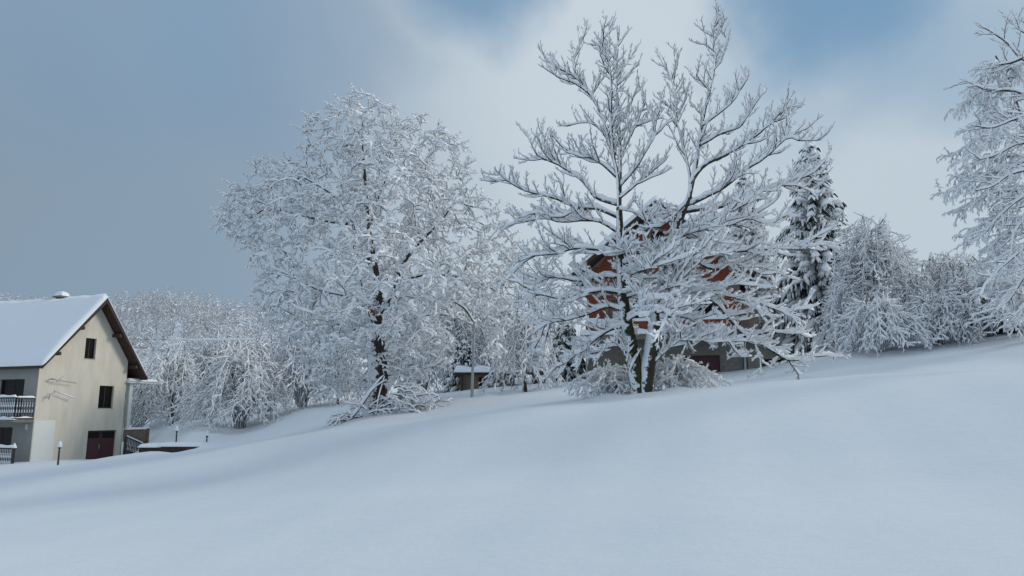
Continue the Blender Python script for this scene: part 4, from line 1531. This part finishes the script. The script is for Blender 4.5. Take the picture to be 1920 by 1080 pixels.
GF = "frosted trees behind the houses"
rng = np.random.default_rng(91)
f1 = frosted_tree("frosted_tree", ground(1008, 50), 9.5, 2.9, "frosted upright tree between the big bushy tree and the brick house", rng, 150, GF)
F1 = kids_of(f1)
f2 = frosted_tree("frosted_tree", ground(470, 80), 11, 4.2, "wide frosted tree behind the weeping shrubs, below the hill", rng, 170, GF, sp=.55, lmax=1.0, rt=.02, h0=.08, w0=.05, tr=.02)
F2 = kids_of(f2)
rng = np.random.default_rng(95)
f3 = weeping("crown_tree", ground(1655, 39.5), 6.7, 2.6, "round-crowned frosted tree with upright top twigs, right of the dark spruce", "tree", rng, 76, .30, .75, GR, .75, trunk_r=.11, lev=2, h0=.06, w0=.036, rt=.010, sn=M['branch_snow'], wob=.04, upr=(-.7, .9), dome=.62)
F3 = kids_of(f3)
for (u, Y, s, z, lab) in ((1790, 45, .72, 2.0, "smaller round-crowned frosted tree behind the arching bushes"),
                          (1862, 43, .66, 4.0, "round-crowned frosted tree behind the larch's lower boughs"),
                          (1590, 47, .80, 5.0, "round-crowned frosted tree close behind the weeping bush by the spruce")):
    copy_tree(f3, F3, ground(u, Y), z, s, lab)
for (u, Y, s, z, src, K, lab) in (
        (1048, 54, .8, 2, f1, F1, "frosted tree close against the brick house's left roof edge"),
        (955, 55, .9, 4, f1, F1, "frosted tree showing past the big bushy tree's right side"),
        (300, 92, .9, 1, f2, F2, "frosted tree just right of the cream house's gable"),
        (360, 88, .85, 2.4, f2, F2, "frosted tree below the middle of the snowy hill"),
        (420, 95, .95, 4.1, f2, F2, "frosted tree below the right end of the snowy hill"),
        (245, 85, .8, 5.2, f2, F2, "frosted tree showing over the cream house's porch roof"),
        (540, 90, 1.1, .6, f2, F2, "frosted tree behind the big bushy tree's left side"),
        (650, 86, 1.0, 2.9, f2, F2, "frosted tree behind the big bushy tree's trunk"),
        (760, 82, 1.0, 1.9, f2, F2, "frosted tree behind the brush heap"),
        (1480, 60, .75, .3, f1, F1, "frosted tree between the brick house and the spruce"),
        (1730, 56, .62, .9, f1, F1, "thin frosted tree left of the tiny spruce"),
        (385, 71, .62, 3.3, f2, F2, "frosted tree right behind the left garden lamp's weeping tree"),
        (285, 74, .62, 5.9, f2, F2, "frosted tree behind the porch, beneath the cable"),
        (590, 72, .8, 1.1, f2, F2, "frosted tree low behind the big bushy tree's left limbs"),
        (710, 70, .75, 3.9, f2, F2, "frosted tree straight behind the big bushy tree"),
        (840, 68, .85, 4.9, f2, F2, "frosted tree above and left of the tan shed"),
        (900, 66, .85, 2.2, f2, F2, "frosted tree behind the lamp post"),
        (1830, 54, .58, 3.7, f1, F1, "thin frosted tree right of the tiny spruce"),
        (1570, 58, .7, 5.7, f1, F1, "frosted tree just behind the spruce")):
    copy_tree(src, K, ground(u, Y), z, s, lab)

# ------------------------------------------------------------------ spruces


def spruce(base, H, wd, label, rng, whorls=22, sn=1.0, name="spruce", group=None, nb=12, cat="spruce", needle='needle'):
    r = empty(name, base, label, cat, group)
    t = Branches()
    t.add(np.array([[0, 0, -.4], [0, 0, H * .5], [0, 0, H]]), .035 * H * .4 + .05, .015)
    t.bark("trunk", M['bark'], np.zeros(3), r, 8)
    bl = Branches()
    pads = Branches()
    tufts = Branches()
    for w in range(whorls):
        f = w / (whorls - 1)
        z = H * (.05 + .94 * f)
        L = wd * (1 - f) ** .62 * rng.uniform(.88, 1.1) + .12
        n = max(5, int(nb * (1 - f * .5)))
        for b in range(n):
            a = 2 * math.pi * b / n + w * .9 + rng.uniform(-.25, .25)
            l = L * rng.uniform(.72, 1.12)
            d = np.array([math.cos(a), math.sin(a), .12 + .5 * f])
            P = shoot(rng, [0, 0, z], d, l, 7, -.95 + .75 * f, .05)
            bl.add(P, .02, .008, 1)
            side = np.cross(unit(P[-1] - P[0]), (0, 0, 1.0))
            for s in np.arange(.18, 1.0, .20 / max(l, .5)):
                p, tt_, _ = along(P, s)
                for sg in (-1, 1):
                    wl = (.22 + .22 * l * (1 - abs(s - .5))) * rng.uniform(.7, 1.2)
                    dd = unit(tt_ * .9 + side * sg * .9 + np.array([0, 0, -.55]))
                    Q = shoot(rng, p, dd, wl, 3, -.9, .06)
                    tufts.add(Q, .085, .035, 1)
                    if rng.random() < .75:
                        pads.add(Q, .055, .03, sn * rng.uniform(.5, 1.1))
            pads.add(resample(P[1:], 6), .06, .09, sn * rng.uniform(.8, 1.4))
    bl.bark("bough", M['bark'], np.zeros(3), r, 4, 'stuff')
    tufts.bark("needle_spray", M[needle], np.zeros(3), r, 3, 'stuff')
    pads.snow("snow_cover", M['branch_snow'], np.zeros(3), r, rng, h0=.045, hk=1.5, w0=.045, wk=2.0, lump=.35, full=False)
    return r


rng = np.random.default_rng(101)
GS = "spruces among the snowy trees"
gs = ground(1553, 45)
spruce(gs, pix(1527, 268, 45)[2] - gs[2], 3.0, "tall dark spruce with thick snow pads, right of the double-stemmed tree", rng, 27, 1.2, group=GS)
gs = ground(1418, 52)
s2 = spruce(gs, pix(1420, 330, 52)[2] - gs[2], 2.6, "snow-whitened spruce behind the double-stemmed tree's right limbs", rng, 20, 1.3, group=GS, needle='larch')
gs = ground(1064, 45)
s3 = spruce(gs, pix(1064, 612, 45)[2] - gs[2], 1.5, "short dark spruce against the brick house's left side", rng, 12, .6, group=GS)
gs = ground(1775, 50)
copy_tree(s3, kids_of(s3), gs, 1.0, (.62, .62, (pix(1775, 480, 50)[2] - gs[2]) / (pix(1064, 612, 45)[2] - ground(1064, 45)[2])), "tiny dark spruce poking above the frosted bushes at right")
gs = ground(868, 47)
copy_tree(s3, kids_of(s3), gs, 2.0, .9, "short dark spruce just left of the lamp post")

# ------------------------------------------------------------------ right edge: larch and overhanging tree
rng = np.random.default_rng(111)
YL = 30.0
gl = ground(1945, YL)
lar = empty("larch_tree", gl, "tall frosted larch with drooping feathery branches at the right edge", "tree")
TP = px_poly([(1945, 660), (1940, 450), (1925, 280), (1895, 160), (1866, 104)], YL, 0, 0, 20)
t = Branches()
t.add(np.vstack([[gl - [0, 0, .4]], TP]), .26, .03, .4)
t.bark("trunk", M['bark'], gl, lar, 10)
br = Branches()
ends = [(1838, 128), (1905, 140), (1812, 168), (1784, 204), (1842, 196), (1800, 246), (1772, 292), (1845, 262), (1786, 330), (1763, 362), (1830, 350), (1782, 398), (1845, 410),
        (1795, 444), (1840, 470), (1820, 505), (1860, 530), (1850, 570), (1880, 600)]
for i, (u, v) in enumerate(ends):
    s = np.clip(1 - (v - 128) / 560, .05, .93)
    p, tt_, _ = along(TP, s)
    for q in range(2):
        e = pix(u + 16 * q, v + rng.uniform(-8, 14) * q, YL + (rng.uniform(-.4, .4) if q == 0 else rng.uniform(-2.0, 2.0)))
        mid = (p + e) / 2 + np.array([0, 0, .35])
        P = smooth_poly(np.array([p, mid, e + np.array([.15, 0, -.08]), e]), 12)
        br.add(P, .035, .01, 1)
        clothe(rng, P, br, .15, .75, .3, R(62), -1.2, 2, .9, .1, .010, .45, .25, 5)
for k in range(30):
    s = rng.uniform(.1, .95)
    p, tt_, _ = along(TP, s)
    a = rng.uniform(0, 6.28)
    P = shoot(rng, p, (math.cos(a), math.sin(a), .25), 2.4 * (1.05 - s) + .5, 9, -.8, .08)
    br.add(P, .03, .01, 1)
    clothe(rng, P, br, .22, .65, .25, R(62), -1.2, 1, .9, .1, .011, .45, .25, 5)
br.bark("bough", M['larch'], gl, lar, 3, 'stuff')
br.snow("snow_cover", M['frost'], gl, lar, rng, h0=.066, hk=.8, w0=.046, wk=.9, lump=.35, full=False)

rng = np.random.default_rng(121)
YO = 19.0
go = ground(2075, YO)
ov = empty("overhanging_tree", go, "bare snow-covered branches reaching in over the larch from the right edge", "tree")
TP = px_poly([(2075, 720), (2060, 520), (2045, 330), (2010, 160), (1975, 40)], YO, 0, .2, 24)
t = Branches()
t.add(np.vstack([[go - [0, 0, .4]], TP]), .25, .05, .5)
t.bark("trunk", M['bark'], go, ov, 10)
OL = [[(2010, 160), (1960, 130), (1915, 110), (1890, 82), (1862, 62), (1845, 52)], [(1975, 40), (1930, 62), (1905, 50), (1900, 38)], [(1915, 110), (1895, 118), (1870, 122)],
      [(2015, 190), (1950, 190), (1900, 170), (1850, 168), (1812, 152)], [(2025, 240), (1950, 215), (1900, 225), (1860, 240), (1828, 236)],
      [(2040, 300), (1970, 270), (1910, 270), (1870, 290), (1835, 300)], [(2045, 340), (1960, 320), (1900, 325), (1860, 350), (1825, 358)],
      [(2050, 380), (1970, 350), (1910, 375), (1870, 410), (1845, 440)], [(2052, 420), (1960, 390), (1905, 430), (1895, 480), (1870, 520)],
      [(2055, 470), (1970, 430), (1915, 470), (1880, 500), (1850, 530), (1835, 560)], [(2058, 500), (1960, 480), (1920, 520), (1895, 560), (1862, 590)],
      [(2060, 540), (1990, 510), (1940, 540), (1915, 580), (1890, 600)], [(2048, 360), (1985, 300), (1940, 300), (1905, 310), (1880, 330)]]
for i, p in enumerate(OL):
    P = px_poly(p, YO, 0, rng.uniform(-.9, .9), 3 + 3 * len(p))
    b = Branches()
    b.add(P, .045, .013, 1)
    lb = b.bark("limb", M['limb_bark'], go, ov, 7)
    tw = Branches()
    clothe(rng, P, tw, .20, .85, .25, R(48), .35 if i < 3 else -.25, 2, .85, .2, .011, .45, .35, 5)
    tw.bark("twig_spray", M['twig'], go, lb, 4, 'stuff')
    for kq, v in tw.g.items():
        b.g[kq] = b.g.get(kq, []) + v
    b.snow("snow_cover", M['branch_snow'], go, lb, rng, h0=.042, hk=.9, w0=.024, wk=.95, lump=.32)

# ------------------------------------------------------------------ frosted wood on the far hill
rng = np.random.default_rng(131)
br = Branches()
NT = 600
cnt = 0
while cnt < NT:
    Y = rng.uniform(125, 262)
    u = rng.uniform(-40, 560)
    x = pix(u, 777, Y)[0]
    z = gz(x, Y)
    H = rng.uniform(6, 10)
    cnt += 1
    b0 = np.array([x, Y, z])
    br.add(np.array([b0, b0 + [rng.normal(0, .2), 0, H * .55], b0 + [rng.normal(0, .3), 0, H]]), .16, .03, .9)
    for q in range(22):
        s = rng.uniform(.1, .95)
        a = rng.uniform(0, 6.28)
        l = H * .32 * (1.1 - .6 * s) * rng.uniform(.5, 1.2)
        d = unit(np.array([math.cos(a), math.sin(a), rng.uniform(.3, 1.3)]))
        p = b0 + [0, 0, H * s]
        br.add(np.array([p, p + d * l]), .085, .04, 1)
fo = br.bark("hillside_wood", M['rime_twig'], np.zeros(3), None, 3, 'stuff')
fo['label'] = "far frosted wood covering the hill behind the cream house"
fo['category'] = "wood"
fs = br.snow("snow_cover", M['branch_snow'], np.zeros(3), fo, rng, h0=.20, hk=.8, w0=.10, wk=.8, lump=.3, full=False)
